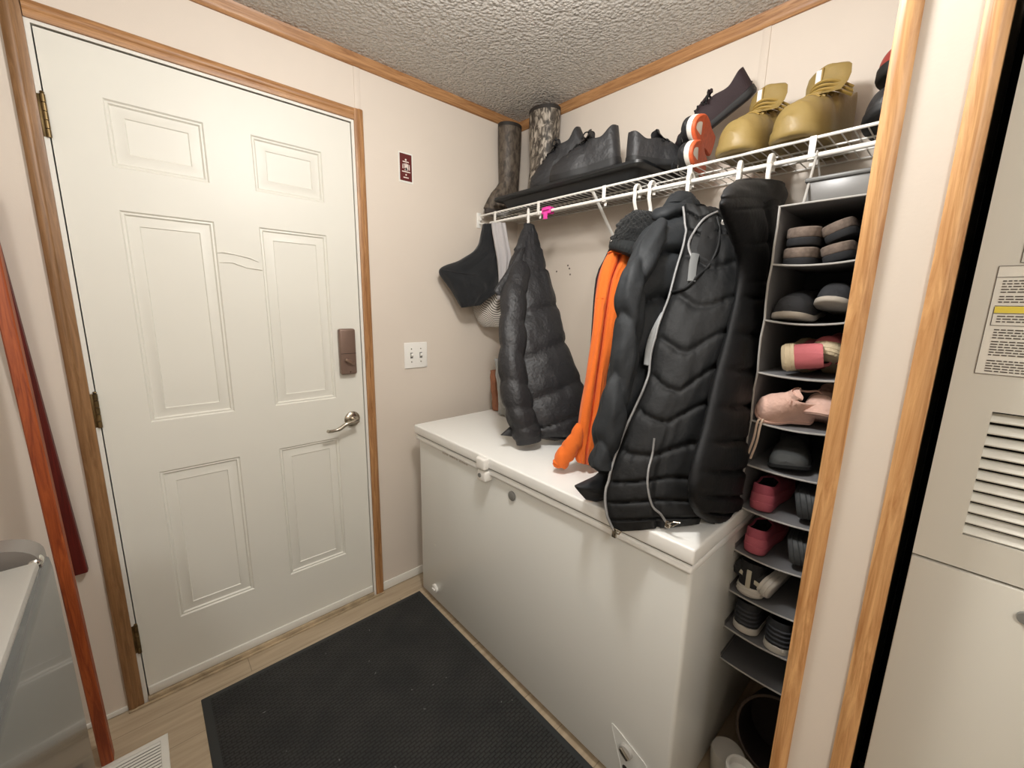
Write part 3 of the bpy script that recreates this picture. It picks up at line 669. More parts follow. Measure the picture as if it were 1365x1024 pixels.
# --- quilted vest
H3 = V((1.208, SY, RZ-.03))
pl3 = plane3(H3, at(820, 706, 'Y', FY0-.035), at(930, 693, 'Z', LIDZ+.02))
g3 = thing('quilted_vest', H3, 'black quilted vest with two grey zips, its open front hanging over the freezer edge', 'vest')
rows = [(912, 276, 956, 283, .02, .015), (913, 298, 974, 302, .03, .02), (911, 330, 990, 338, .042, .02), (894, 386, 1000, 392, .05, .022), (872, 454, 986, 450, .055, .022), (858, 515, 966, 510, .055, .022),
        (836, 566, 948, 565, .055, .022), (816, 622, 940, 618, .05, .022), (807, 657, 938, 655, .045, .02), (811, 688, 936, 684, .035, .018), (820, 708, 932, 698, .02, .01)]
def d3(u, v, s):
    q = v*12+(abs(((u*2.6+.15+.3*math.sin(v*8)) % 2)-1)-.5)*(.45+.45*math.sin(v*13+.5))*(1.1-v)+.25*math.sin(u*7+v*5)*(1.05-v)
    return ((baffle(q, .006, 5, u, 30, .7)+.004*groove(q, .07)) if v < .93 else .003)*edge(u)+wr(u, v, 7, 10, .005, 21)-.018*math.exp(-((u-.44-.06*v)/.03)**2)*max(0, v-.5)*1.6*(s > 0)+.010*math.exp(-((u-.30)/.12)**2)*max(0, v-.5)*(s > 0)
c3 = Cloth(rows, pl3, d3); vb = c3.mb(120, 220).build('body', nylon3, g3, angle=80)
def zipper(c, uv, r, name, parent, mat=zip_m, out=.002):
    pts = [c.front(u, v, out) for u, v in uv]
    return MB().tube(smooth_path(pts, 4), r, 8).build(name, mat, parent)
zipper(c3, [(.022, k/40) for k in range(1, 41)], .0034, 'front_zip', g3, out=.0055)
zp = c3.front(.02, .995, .004)
b = MB().box(zp.x-.006, zp.x+.006, zp.y-.005, zp.y+.002, zp.z-.016, zp.z+.01, 0, .002); b.tube([zp+V((.004, -.006, 0)), zp+V((.02, -.014, .006)), zp+V((.024, -.012, .014)), zp+V((.008, -.008, .012))], .0018, 6, 0, True); b.build('zip_pull', nickel_m, g3)
def proj_path(c, pl, pts, off): return [on(x, y, (pl[0]+pl[1]*off, pl[1])) for x, y in pts]
def find(c, px, py):
    """nearest garment (u, v) for a photo pixel"""
    best = None
    for i in range(0, 41):
        for j in range(0, 81):
            P = c.front(i/40, j/80); d = P-CP; z = d.dot(FWD); x = 682.5+FPX*d.dot(RGT)/z; y = 512-FPX*d.dot(UPV)/z
            e = (x-px)**2+(y-py)**2
            if best is None or e < best[0]: best = (e, i/40, j/80)
    return best[1], best[2]
zz = [find(c3, x, y) for x, y in ((871, 582), (869, 605), (863, 625), (862, 650), (868, 674), (878, 686), (891, 700))]
zipper(c3, zz, .003, 'pocket_zip', g3, out=.004)
zp = c3.front(*zz[-1], .006)
b = MB().box(zp.x-.006, zp.x+.006, zp.y-.006, zp.y+.002, zp.z-.006, zp.z+.012, 0, .002); b.tube([zp+V((.002, -.008, .008)), zp+V((.018, -.012, .02)), zp+V((.03, -.008, .022)), zp+V((.012, -.006, .004))], .0018, 6, 0, True); b.build('zip_pull', nickel_m, g3)
ah = [find(c3, x, y) for x, y in ((955, 283), (940, 292), (928, 310), (921, 330), (926, 345))]
zipper(c3, ah, .0035, 'neck_zip', g3, out=.006)
rp = [find(c3, x, y) for x, y in ((927, 338), (926, 355), (923, 375))]
pts = [c3.front(u, v, .006) for u, v in rp]
MB().tube(smooth_path(pts, 4), .0105, 10, 0, False, .25, up=pl3[1]).build('facing_tape', pm('grey_tape', (112, 114, 114), .7), g3)
# near-black patch on the vest, painting the shade of the armhole hollow
hp = [(938, 300), (950, 296), (958, 312), (955, 336), (945, 352), (934, 350), (928, 330)]
uv = [find(c3, x, y) for x, y in hp]
cu = V((sum(u for u, v in uv)/len(uv), sum(v for u, v in uv)/len(uv), 0))
b = MB(); rg = []
for s_ in (0.001, .35, .7, 1):
    rg.append([c3.front(cu.x+(u-cu.x)*s_, cu.y+(v-cu.y)*s_, .0035-.002*(s_ == 1)) for u, v in uv])
b.loft(rg, 0, False, False); b.build('armhole_shade', pm('armhole_shade_black', (8, 8, 9), .8), g3, angle=80)
ab = [find(c3, x, y) for x, y in ((896, 392), (915, 384), (931, 372), (944, 352), (955, 332), (958, 312), (955, 290))]
zipper(c3, ab, .0042, 'armhole_binding', g3, nylon3, .003)
lp = (pl3[0]-pl3[1]*.01, pl3[1])
Cloth([(880, 418, 886, 414, .005, .004), (868, 440, 877, 440, .006, .004), (861, 462, 871, 462, .006, .004), (858, 486, 865, 488, .005, .004)], (pl3[0]+pl3[1]*.022, pl3[1]), None).mb(20, 20).build('lining_edge', pm('pale_grey_lining', (150, 154, 156), .7, bump=(60, .5, .004)), g3, angle=80)

# --- long quilted jacket beside the organizer
H4 = V((1.286, SY, RZ-.02))
pl4 = plane3(V((1.270, SY, RZ-.02)), V((1.350, -.585, LIDZ+.02)), V((1.296, -.2, LIDZ+.02)))
g4 = thing('quilted_jacket', H4, 'long black quilted jacket with a stand collar hanging against the shoe organizer', 'jacket')
rows = [(967, 260, 1042, 262, .02, .015), (962, 276, 1042, 284, .03, .02), (976, 312, 1040, 320, .036, .02), (986, 350, 1038, 360, .036, .02), (983, 392, 1036, 410, .036, .022), (970, 450, 1028, 470, .04, .024), (954, 510, 1018, 520, .042, .026),
        (940, 570, 1010, 572, .045, .026), (926, 620, 1003, 622, .045, .026), (921, 660, 996, 664, .04, .024), (930, 686, 990, 690, .03, .02), (950, 700, 982, 703, .012, .01)]
def d4(u, v, s): return ((baffle(v*13.5+u*.35, .006, 5, u, 26, .6)+.008*groove(v*13.5+u*.35, .08)) if v > .36 else baffle(u*2.4+v*1.0, .007, 5)+.005*groove(u*2.4+v*1.0, .05)+.004*groove(v*9+u*.5, .05))*edge(u, .1)+wr(u, v, 7, 14, .005, 31)*edge(u, .1)
c4 = Cloth(rows, pl4, d4); c4.mb(96, 200).build('body', nylon4, g4, angle=80)
rows = [(985, 239, 1041, 246, .028, .02), (972, 248, 1043, 256, .034, .022), (964, 260, 1043, 270, .034, .022), (965, 268, 1042, 279, .026, .018)]
Cloth(rows, pl4, lambda u, v, s: wr(u, v, 9, 5, .006, 2)).mb(48, 20).build('collar', pm('black_collar', (18, 19, 21), .65, bump=(60, .3, .003)), g4, angle=80)

# --- black hood, grey cloth and striped cap at the left end
plk = plane3(at(652, 300, 'X', .11), at(600, 385, 'X', .075), at(655, 390, 'X', .14))
rows = [(644, 299, 660, 299, .018, .014), (640, 318, 666, 322, .03, .022), (633, 333, 668, 345, .04, .03), (612, 347, 668, 356, .046, .03), (590, 356, 667, 368, .044, .03), (586, 366, 665, 380, .042, .028), (596, 383, 661, 390, .038, .026), (609, 401, 650, 398, .028, .02), (617, 410, 641, 407, .014, .01)]
def dk(u, v, s): return wr(u, v, 6, 5, .014, 41)+wr(u, v, 15, 12, .004, 3)-.02*math.exp(-((u-.42)/.09)**2-((v-.35)/.18)**2)
ck = Cloth(rows, plk, dk); o = ck.mb(56, 56).build('hood', fleece_k, None, angle=80)
tag(o, 'black fleece hood hanging from the left end of the wire shelf', 'hood')
b = MB(); b.tube(smooth_path([ck.front(u, .575-.12*(u-.3)**2, .002) for u in (.03, .15, .3, .45, .6)], 4), .0018, 6); b.build('seam', fleece_k, o)
plg = (V((.2, -.3, 1.6)), V((.85, -.5, 0)).normalized())
rows = [(655, 297, 673, 297, .008, .006), (657, 315, 677, 318, .01, .006), (661, 338, 681, 343, .012, .006), (664, 362, 678, 366, .01, .006), (664, 385, 672, 385, .007, .005), (663, 400, 668, 398, .004, .003)]
o = Cloth(rows, plg, lambda u, v, s: .004*math.sin(u*13)+wr(u, v, 5, 6, .003, 6)).mb(40, 40).build('grey_towel', pm('pale_grey_cloth', (176, 172, 172), .85, bump=(200, .4, .002)), None, angle=80)
tag(o, 'pale grey cloth hanging between the black hood and the shiny puffer jacket', 'cloth')
stripe, _nt, _b = nodes('striped_cotton')
if 1:
    N, L = _nt.nodes, _nt.links; tc = N.new('ShaderNodeTexCoord'); mp = N.new('ShaderNodeMapping'); L.new(tc.outputs['Object'], mp.inputs[0]); mp.inputs['Rotation'].default_value = (0, .5, .5)
    wv = N.new('ShaderNodeTexWave'); wv.inputs['Scale'].default_value = 64; L.new(mp.outputs[0], wv.inputs['Vector'])
    cr_ = N.new('ShaderNodeValToRGB'); cr_.color_ramp.elements[0].position = .3; cr_.color_ramp.elements[1].position = .5
    cr_.color_ramp.elements[0].color = lin(92, 86, 80); cr_.color_ramp.elements[1].color = lin(206, 200, 190); L.new(wv.outputs[0], cr_.inputs[0]); L.new(cr_.outputs[0], _b.inputs['Base Color']); _b.inputs['Roughness'].default_value = .85
plc = (V((.10, -.22, 1.3)), V((.6, -.8, 0)).normalized())
rows = [(652, 302, 661, 302, .01, .01), (650, 345, 662, 345, .012, .01), (646, 378, 666, 378, .02, .014), (636, 398, 670, 396, .03, .02), (631, 410, 671, 406, .036, .024), (633, 420, 671, 418, .036, .024), (638, 430, 671, 428, .03, .02), (645, 436, 669, 436, .014, .01)]
o = Cloth(rows, plc, lambda u, v, s: wr(u, v, 5, 4, .006, 12)).mb(40, 24).build('striped_cap', stripe, None, angle=80)
tag(o, 'white and grey striped cap hanging below the black hood', 'cap')
# bags on the freezer
p0, p1 = at(663, 549, 'Z', FZ), at(674, 553, 'Z', FZ)
bagm = pm('brown_paper_bag', (138, 88, 60), .7, bump=(40, .5, .004), var=(30, .3))
rows = [(653, 494, 666, 492, .01, .01), (654, 505, 668, 504, .018, .018), (655, 525, 670, 525, .022, .022), (656, 542, 670, 543, .024, .024), (657, 550, 670, 551, .022, .022)]
plb = (p0+V((.0, .03, 0)), V((.7, -.7, 0)).normalized())
o = Cloth(rows, plb, lambda u, v, s: wr(u, v, 6, 6, .006, 3), .6).mb(32, 24).build('brown_bag', bagm, None, angle=80)
tag(o, 'narrow brown packet standing on the freezer behind the clear bag', 'packet')
plb = (p1+V((.02, .01, 0)), V((.7, -.7, 0)).normalized())
rows = [(659, 478, 674, 478, .01, .01), (661, 492, 680, 492, .02, .02), (663, 515, 686, 515, .028, .026), (664, 538, 690, 538, .03, .028), (664, 551, 690, 553, .026, .026)]
clear = pm('clear_bag_film', (206, 208, 206), .2, trans=.55, bump=(60, .6, .006))
o = Cloth(rows, plb, lambda u, v, s: wr(u, v, 7, 7, .008, 13), .6).mb(40, 30).build('plastic_bag', clear, None, angle=80)
tag(o, 'clear plastic bag with pale contents standing on the freezer behind the puffer jacket', 'bag')
rows = [(666, 532, 687, 532, .018, .016), (666, 542, 687, 542, .02, .02), (667, 550, 687, 551, .018, .018)]
Cloth(rows, plb, None, .6).mb(24, 12).build('contents', pm('pale_crumbs', (206, 190, 160), .8, bump=(90, 1, .01)), o, angle=80)

# ------------------------------------------------------------------ footwear
def half_w(t, heel=.76, waist=.78, toe=2.3):
    if t < .13: return heel*math.sqrt(max(0, 1-((.13-t)/.13)**2.4))
    if t > .74: return max(0, 1-((t-.74)/.262)**toe)**.5
    return tab(t, [.13, .38, .66, .74], [heel, waist, 1, 1])
def shoe(name, label, cat, group, L=.285, W=.05, mats=None, sole=(.030, .022), heel=.075, dip=.058, vamp=.075, toe=.045, mouth=.46, gap=.030,
         tongue=.03, laces=5, spring=.014, stripe=None, toe_cap=None, bow=False, loop=False, tongue_w=.55, rib=0, tab_m=None, sole_line=None, toe_p=2.3):
    """heel towards +Y, toe towards -Y, sole on z = 0"""
    T = thing(name, (0, 0, 0), label, cat, group)
    up_m, so_m, li_m, la_m = mats
    rise = lambda t: spring*max(0, (t-.72)/.28)**1.8+.004*max(0, (.1-t)/.1)
    zs = lambda t: sole[0]+(sole[1]-sole[0])*min(1, t/.6)+rise(t)
    Y = lambda t: L/2-t*L
    ts = [.5-.5*math.cos(PI*i/44) for i in range(45)]
    loop_ = [(1, t) for t in ts]+[(-1, t) for t in ts[::-1][1:-1]]
    def ring(sc, fz, push=0): return [V((s*(half_w(t, toe=toe_p)*W*sc+push*(half_w(t) > .02)), Y(t)*(1+(sc-1)*.35), fz(t))) for s, t in loop_]
    b = MB().loft([ring(.93, rise), ring(1.0, lambda t: rise(t)+.003), ring(1.05, lambda t: rise(t)*.7+zs(t)*.35), ring(1.03, lambda t: zs(t)*.97), ring(.97, lambda t: zs(t)), ring(.8, lambda t: zs(t)-.003)])
    if rib:
        for k in range(rib):
            f = (k+1)/(rib+1); b.loft([ring(1.05, lambda t: rise(t)*.7+zs(t)*f-.0015), ring(1.085, lambda t: rise(t)*.7+zs(t)*f), ring(1.05, lambda t: rise(t)*.7+zs(t)*f+.0015)], 0, False, False)
    so = b.build('sole', so_m, T, angle=50)
    if sole_line:
        MB().loft([ring(.5, lambda t: rise(t)-.003), ring(.98, lambda t: rise(t)-.003), ring(1.052, lambda t: rise(t)), ring(1.06, lambda t: rise(t)+sole[1]*.3), ring(1.052, lambda t: rise(t)+sole[1]*.36)], 0, True, False).build('outsole', sole_line, so)
    Ht = lambda t: tab(t, [0, .05, .22, mouth-.04, mouth+.08, .74, .9, 1], [heel, heel, dip, (dip+vamp)/2+.004, vamp, (vamp*.45+toe*.55), toe*.86, toe*.35])
    def G(t): return 0 if t > mouth else gap*min(1, max(0, (t-.012)/.05))**.5*min(1, (mouth-t)/.13+.12)
    rings = []; n = 12
    for t in [.004]+[.004+.992*(.5-.5*math.cos(PI*i/52)) for i in range(1, 52)]+[.996]:
        w = half_w(t, toe=toe_p)*W*.965; h = Ht(t); z0 = zs(t)-.004; g = min(G(t), w*.86); pr = []
        for k in range(n+1):
            a = k/n*PI/2; pr.append((g+(w-g)*math.cos(a)**(.55 if t < mouth else .8), z0+h*math.sin(a)**.85))
        gi = max(g-.004, 0)
        top = pr[-1][1]
        pr += [(gi, top-.002), (gi*.98, (top+z0)/2 if g > 0 else top-.004), (gi*.9, z0+.012 if g > 0 else top-.005), (0, z0+.012 if g > 0 else top-.005)]
        rings.append([V((-x, Y(t), z)) for x, z in pr]+[V((x, Y(t), z)) for x, z in pr[::-1][1:]])
    b = MB().loft(rings, 0, True, True, False)
    nr = len(rings[0])
    for i, f in enumerate(b.f):
        k = f[0] % nr
        if n < k < nr-n-2: b.m[i] = 1
    u = b.build('upper', [up_m, li_m], T, angle=70)
    if toe_cap:
        rr = []
        for i in range(14):
            t = .8+.197*i/13; w = half_w(t, toe=toe_p)*W*.975+.0012; h = Ht(t)*.75+.002; rr.append([V((w*math.cos(a/12*PI), Y(t)-.001, zs(t)-.003+h*math.sin(a/12*PI)**.85)) for a in range(13)])
        MB().loft(rr, 0, False, True, False).build('toe_cap', toe_cap, T)
    if tongue:
        tt = mouth-.10; pts = [(.66, 0), (mouth+.04, .003), (mouth-.04, .008+tongue*.25), (tt-.02, tongue*.75), (tt-.05, tongue)]
        rr = []
        pts = [(.66, 0, .8), (mouth+.04, .003, .9), (mouth-.03, .008+tongue*.2, 1), (mouth-.045, tongue*.55, 1.06), (mouth-.055, tongue*.85, 1.0), (mouth-.058, tongue*.95, .86), (mouth-.06, tongue, .5)]
        for t, up, wk in pts:
            zc = zs(t)+Ht(max(t, mouth))*1.0+up; wv = W*tongue_w*wk
            rr.append([V((wv*math.cos(a/16*2*PI), Y(t)+.006*math.sin(a/16*2*PI)+.012*math.cos(a/16*2*PI)**2, zc-.004*(math.cos(a/16*2*PI)**2)+.0045*math.sin(a/16*2*PI)*(up < .01))) for a in range(16)])
        tg = MB().loft(rr).build('tongue', up_m if tab_m is None else up_m, T, angle=70)
        if tab_m: 
            zc = zs(tt)+Ht(mouth)+tongue*.9
            lb_ = MB().box(-.024, -.010, Y(mouth-.05)-.010, Y(mouth-.05)+.001, zc-.042, zc-.002, 0, .001).build('tongue_label', tab_m, tg); MB().box(-.0095, -.006, Y(mouth-.05)-.010, Y(mouth-.05)+.001, zc-.044, zc+.001).build('label_edge', li_m, lb_)
    if tongue > .06:
        for i, dz in enumerate((-.002, .010, .022)):
            zc = zs(mouth)+Ht(mouth)+dz; pts = [V((W*s*(.98-.03*i), Y(mouth+.05-.016*i)+.05*abs(s)**2.2+.0, zc+.008-.022*abs(s)**2)) for s in (-1, -.7, -.35, 0, .35, .7, 1)]
            MB().tube(smooth_path(pts, 3), .0042, 6, 0).build('collar_lace', la_m, T)
    if laces:
        for i in range(laces):
            t = mouth-.04+i*.052; zc = zs(t)+Ht(t)+.003; w = W*(.62-.02*i); sg = 1 if i % 2 else -1
            pts = [V((w*s, Y(t+.012*s*sg), zc-.016*s*s-.001)) for s in (-1, -.6, 0, .6, 1)]
            MB().tube(smooth_path(pts, 3), .0028, 6, 0).build('lace', la_m, T)
    if bow:
        t = mouth-.03; zc = zs(t)+Ht(t)+.006
        for sx in (-1, 1):
            pts = [V((0, Y(t), zc)), V((sx*.02, Y(t)+.01, zc+.014)), V((sx*.05, Y(t)+.005, zc+.006)), V((sx*.055, Y(t)-.008, zc-.012)), V((sx*.03, Y(t)-.006, zc-.002)), V((0, Y(t), zc))]
            MB().tube(smooth_path(pts, 4), .0024, 6).build('lace_loop', la_m, T)
    if loop:
        MB().tube(smooth_path([V((-.004, L/2-.012, sole[0]+heel-.006)), V((-.012, L/2+.008, sole[0]+heel+.012)), V((0, L/2+.022, sole[0]+heel+.022)), V((.012, L/2+.008, sole[0]+heel+.012)), V((.004, L/2-.012, sole[0]+heel-.006))], 4), .002, 6).build('pull_loop', la_m, T)
    if stripe:
        for sx in (-1, 1):
            rr = []
            for i in range(10):
                t = .30+.42*i/9; q = i/9; w = half_w(t)*W*.965+.0016; f0 = .30+.32*math.sin(q*PI*.55); th = .20*(1-q*.75)
                row = []
                for f in (f0, f0+th):
                    a = min(f, .95)*PI/2; g = min(G(t), w*.86); row.append(V((sx*(g+(w-g)*math.cos(a)**(.55 if t < mouth else .8)), Y(t), zs(t)-.004+Ht(t)*math.sin(a)**.85)))
                rr.append(row)
            MB().loft(rr, 0, False, False, False).build('side_stripe', stripe, T)
    return T
def bounds_low(T):
    bpy.context.view_layer.update(); lo = 1e9
    def walk(o):
        nonlocal lo
        if o.type == 'MESH':
            for v in o.data.vertices: lo = min(lo, (o.matrix_world @ v.co).z)
        for c in o.children: walk(c)
    walk(T); return lo
def place(T, loc, yaw=0, pitch=0, roll=0, sit=None, sc=1):
    """yaw turns the toe (0 = towards the room), pitch lifts the heel, roll lays it on its side"""
    T.rotation_mode = 'QUATERNION'
    T.rotation_quaternion = (Matrix.Rotation(math.radians(yaw), 3, 'Z') @ Matrix.Rotation(math.radians(pitch), 3, 'X') @ Matrix.Rotation(math.radians(roll), 3, 'Y')).to_quaternion()
    T.location = loc; T.scale = (sc, sc, sc)
    if sit is not None: T.location.z += sit-bounds_low(T)
    return T
def twin(T, label, mirror=True):
    c = copy_tree(T); c['label'] = label
    return c

blk_lth = pm('black_leather', (42, 42, 44), .5, bump=(34, .6, .008)); blk_mesh = pm('black_mesh', (32, 33, 36), .7, bump=(350, .5, .002))
blk_sole = pm('black_outsole', (26, 26, 27), .6); wht_sole = pm('white_midsole', (222, 218, 210), .55); lace_k = pm('black_lace', (18, 18, 19), .8)
lin_k = pm('dark_lining', (16, 17, 19), .9); wht_l = pm('white_leather', (226, 222, 216), .5)
tan_l = pm('olive_tan_leather', (146, 124, 72), .48, bump=(90, .2, .003), var=(14, .12)); tan_t = pm('olive_tan_tongue', (150, 124, 62), .55, bump=(200, .2))
ora = pm('orange_outsole', (214, 98, 56), .6, var=(60, .2)); mar = pm('maroon_mesh', (40, 25, 29), .75, bump=(350, .5, .002)); red_l = pm('red_leather', (142, 52, 46), .5)
SF = SZ+.0045   # top of the shelf wires

# upturned black boot tray
TX0, TX1, TY0, TY1, TT = .135, .905, -.292, -.012, SF+.052
b = MB(); rr = []
def rrect(ins, z, r=.03):
    out = []
    for cx, cy, a0 in ((TX1-ins-r, TY1-ins-r, 0), (TX0+ins+r, TY1-ins-r, 90), (TX0+ins+r, TY0+ins+r, 180), (TX1-ins-r, TY0+ins+r, 270)):
        for k in range(6): a = math.radians(a0+k*18); out.append(V((cx+r*math.cos(a), cy+r*math.sin(a), z)))
    return out
T = thing('boot_tray', ((TX0+TX1)/2, (TY0+TY1)/2, SF), 'wide shallow black plastic boot tray on the left half of the wire shelf', 'tray')
b.loft([rrect(.055, SF), rrect(.05, SF+.001), rrect(.030, TT-.016), rrect(.004, TT-.013), rrect(0, TT-.010), rrect(0, TT-.001), rrect(.002, TT), rrect(.008, TT), rrect(.012, TT-.003), rrect(.03, TT-.004)])
b.build('pan', tray_m, T, angle=35)
FT = TT-.004
# camouflage rubber boots
camo, _nt, _b = nodes('camouflage_rubber')
camo2, _nt2, _b2 = nodes('brown_camouflage_rubber')
for nt, bb, cols in ((_nt, _b, ((48, 42, 36), (92, 84, 74), (176, 166, 152))), (_nt2, _b2, ((58, 50, 43), (82, 72, 62), (100, 90, 78)))):
    N, L = nt.nodes, nt.links; tc = N.new('ShaderNodeTexCoord'); mp = N.new('ShaderNodeMapping'); mp.inputs['Scale'].default_value = (1, 1, .5); L.new(tc.outputs['Object'], mp.inputs[0])
    nz = N.new('ShaderNodeTexNoise'); nz.inputs['Scale'].default_value = 62; nz.inputs['Detail'].default_value = 4; nz.inputs['Distortion'].default_value = .8; L.new(mp.outputs[0], nz.inputs['Vector'])
    cr_ = N.new('ShaderNodeValToRGB'); e = cr_.color_ramp.elements; e[0].position = .38; e[0].color = lin(*cols[0]); e[1].position = .64; e[1].color = lin(*cols[2]); q = e.new(.50); q.color = lin(*cols[1])
    L.new(nz.outputs[0], cr_.inputs[0]); L.new(cr_.outputs[0], bb.inputs['Base Color']); bb.inputs['Roughness'].default_value = .55
def boot(name, c, base, top, rx, ry, mat, label, yaw, toe_len=.15):
    T = thing(name, (0, 0, 0), label, 'boot', 'tall rubber boots in the shelf corner')
    H = top-base; rr = []
    zs = [0, .02, .05, .08, .11, .14, .2, .28, .34, H-.004, H]
    for z in zs:
        f = max(0, 1-z/.12); yf_ = toe_len*(f**.6 if f > 0 else 0); k = 1 if z > .12 else .9
        if z > .12: kx = .86+.14*min(1, (z-.12)/.2)
        else: kx = .86-.1*f*0
        ring = []
        for a in range(28):
            q = 2*PI*a/28; x = rx*kx*math.cos(q); y = ry*kx*math.sin(q)
            if y < 0 and f > 0: y -= yf_*(-math.sin(q))**1.2; x *= 1-.12*f
            ring.append(V((x, y, z+.022)))
        rr.append(ring)
    b = MB().loft(rr, 0, True, False)
    inn = [V((p.x*.93, p.y*.93, H+.022)) for p in rr[-1]]; inn2 = [V((p.x*.72, p.y*.72, H-.2)) for p in rr[-1]]
    b.loft([rr[-1], inn, inn2], 1, False, True)
    b.build('shaft', [mat, lin_k], T, angle=70)
    MB().loft([[V((p.x*1.015, p.y*1.015, H+.022-d)) for p in rr[-1]] for d in (.012, .0, -.004)], 0, False, False).build('top_binding', pm('dark_binding', (40, 35, 31), .7), T)
    so = []
    for z, s in ((0, .97), (.004, 1.02), (.022, 1.03), (.026, .98)): so.append([V((p.x*s*1.02, p.y*s, z)) for p in rr[1]])
    MB().loft(so).build('sole', pm('boot_sole', (52, 44, 38), .7), T)
    T.location = (c[0], c[1], base); T.rotation_euler = (0, 0, math.radians(yaw)); return T
boot('rubber_boot', (.066, -.125), SF, 2.195, .05, .062, camo2, 'brown rubber boot standing in the very corner, its toe poking out over the shelf edge', 0, .105)
boot('rubber_boot', (.262, -.088), FT, 2.215, .078, .062, camo, 'pale-flecked camouflage rubber boot standing between the corner boot and the black work shoes', 0, .03)
# black work shoes on the tray
s1 = shoe('work_shoe', 'black lace-up work shoe with heel raised, behind and left of its mate on the tray', 'shoe', 'black work shoes on the boot tray', .285, .05, (blk_lth, blk_sole, lin_k, lace_k), (.036, .030), .115, .09, .10, .062, .44, .032, .035, 6, bow=True)
s2 = twin(s1, 'black lace-up work shoe with an open collar, on the tray nearest its front rim')
place(s1, (.455, -.158, 0), -66, 26, 0, FT)
place(s2, (.615, -.215, 0), -72, 8, 0, FT)
b = MB().box(.58, .78, -.25, -.17, FT, FT+.014, 0, .004); tag(b.build('folded_paper', pm('white_paper', (228, 226, 216), .7)), 'white folded paper under the heel of the front work shoe', 'paper')
# black leather shoe, heel to the room
s3 = shoe('dress_shoe', 'plain black leather shoe at the right end of the tray, heel towards the room', 'shoe', None, .27, .047, (blk_lth, blk_sole, lin_k, lace_k), (.03, .02), .085, .066, .078, .045, .46, .03, .03, 3)
place(s3, (.898, -.150, 0), 146, 0, 0, FT, .95)
# running shoes on their sides, soles to the right
r1 = shoe('running_shoe', 'black running shoe with white stripe lying on its side, lower one of the pair', 'shoe', 'black running shoes with orange soles', .255, .041, (blk_mesh, wht_sole, lin_k, lace_k), (.034, .026), .062, .05, .06, .040, .44, .026, .02, 5, stripe=wht_l, sole_line=ora)
r2 = twin(r1, 'black running shoe with orange sole lying on top of its mate beside the olive high-top')
place(r1, (1.045, -.16, 0), 17, 0, -84, SF, .92)
place(r2, (1.05, -.150, 0), 13, 0, -78, SF+.074, .92)
r3 = shoe('trail_shoe', 'dark maroon and black mesh shoe with long loose laces leaning up behind the olive high-top', 'shoe', None, .285, .047, (mar, blk_sole, lin_k, lace_k), (.028, .02), .07, .055, .075, .045, .46, .03, .02, 5, bow=True)
place(r3, at(956, 166, 'Y', -.085), -82, 31, 22, None, .9)
b = MB(); P_ = [at(909, 178, 'Y', -.1), at(912, 168, 'Y', -.1), at(925, 165, 'Y', -.11), at(935, 163, 'Y', -.1), at(952, 145, 'Y', -.1), at(968, 134, 'Y', -.1), at(975, 122, 'Y', -.1), at(990, 112, 'Y', -.08), at(1003, 109, 'Y', -.07)]
tr = r3.location.copy()
lo = b.tube(smooth_path(P_, 5), .003, 6).build('loose_lace', lace_k, None)
bpy.context.view_layer.update(); lo.parent = r3; lo.matrix_parent_inverse = r3.matrix_world.inverted()
# olive high-tops
h1 = shoe('high_top_sneaker', 'olive tan high-top sneaker, the left one of the pair, toe over the shelf rail', 'shoe', 'olive tan high-top sneakers', .30, .062, (tan_l, tan_l, tan_t, tan_t), (.030, .028), .145, .125, .115, .084, .47, .036, .078, 6, spring=.006, loop=True, tab_m=wht_l, tongue_w=.86, toe_p=3.0, bow=False)
h2 = twin(h1, 'olive tan high-top sneaker, the right one of the pair, next to the oak corner moulding')
place(h1, (1.203, -.155, 0), -10, 0, 0, SF, .94)
place(h2, (1.346, -.155, 0), -12, 0, 0, SF, .94)
# black and red shoes at the right end
k1 = shoe('black_shoe', 'smooth black shoe standing toe-out at the right end of the wire shelf', 'shoe', None, .27, .045, (blk_lth, blk_sole, lin_k, lace_k), (.028, .02), .07, .06, .075, .06, .46, .03, .015, 0)
place(k1, (1.502, -.142, 0), 2, 0, 0, SF)
k2 = shoe('red_shoe', 'red shoe with black sole tilted on top of the black shoe at the shelf end', 'shoe', None, .26, .045, (red_l, blk_sole, lin_k, pm('red_lace', (150, 70, 62), .8)), (.032, .026), .07, .058, .07, .045, .46, .03, .02, 4)
place(k2, (1.515, -.142, 1.905), 2, 10, 0)

# ------------------------------------------------------------------ hanging shoe organizer
OX0, OX1, OY0, OY1 = 1.366, 1.526, -.42, -.115
OZ = [1.611, 1.479, 1.346, 1.215, 1.089, .969, .847, .720, .594, .478, .372]
O = thing('shoe_organizer', ((OX0+OX1)/2, OY0/2+OY1/2, OZ[-1]), 'tall grey fabric ten-shelf shoe organizer hanging from the rod beside the oak moulding', 'organizer')
def sag(k): return .004+.004*((k*37) % 5)/5
sidev = [0, .003, .004, -.002, .002, .0, .003, .001, .002, .001, .0]
for sx, X in ((-1, OX0), (1, OX1)):
    rr = []
    zz_ = []
    for k in range(10):
        for q in (0, .35, .7): zz_.append((OZ[k]+(OZ[k+1]-OZ[k])*q, k, q))
    zz_.append((OZ[10], 10, 0))
    for z, k, q in zz_:
        bow_ = -.0035*math.sin(q*PI/.9) if sx < 0 else .002*math.sin(q*PI)
        if k == 0 and sx < 0: bow_ += -.0+.004*math.sin(q*4)
        rr.append([V((X+bow_-.0015, OY0, z)), V((X+bow_+.0015, OY0, z)), V((X+.0015, OY1, z)), V((X-.0015, OY1, z))])
    sd = MB().loft(rr).build('side_panel', org_m, O, angle=60)
    MB().tube([r[0]+V((.0015, -.001, 0)) for r in rr], .0026, 6).build('piping', piping_m, sd)
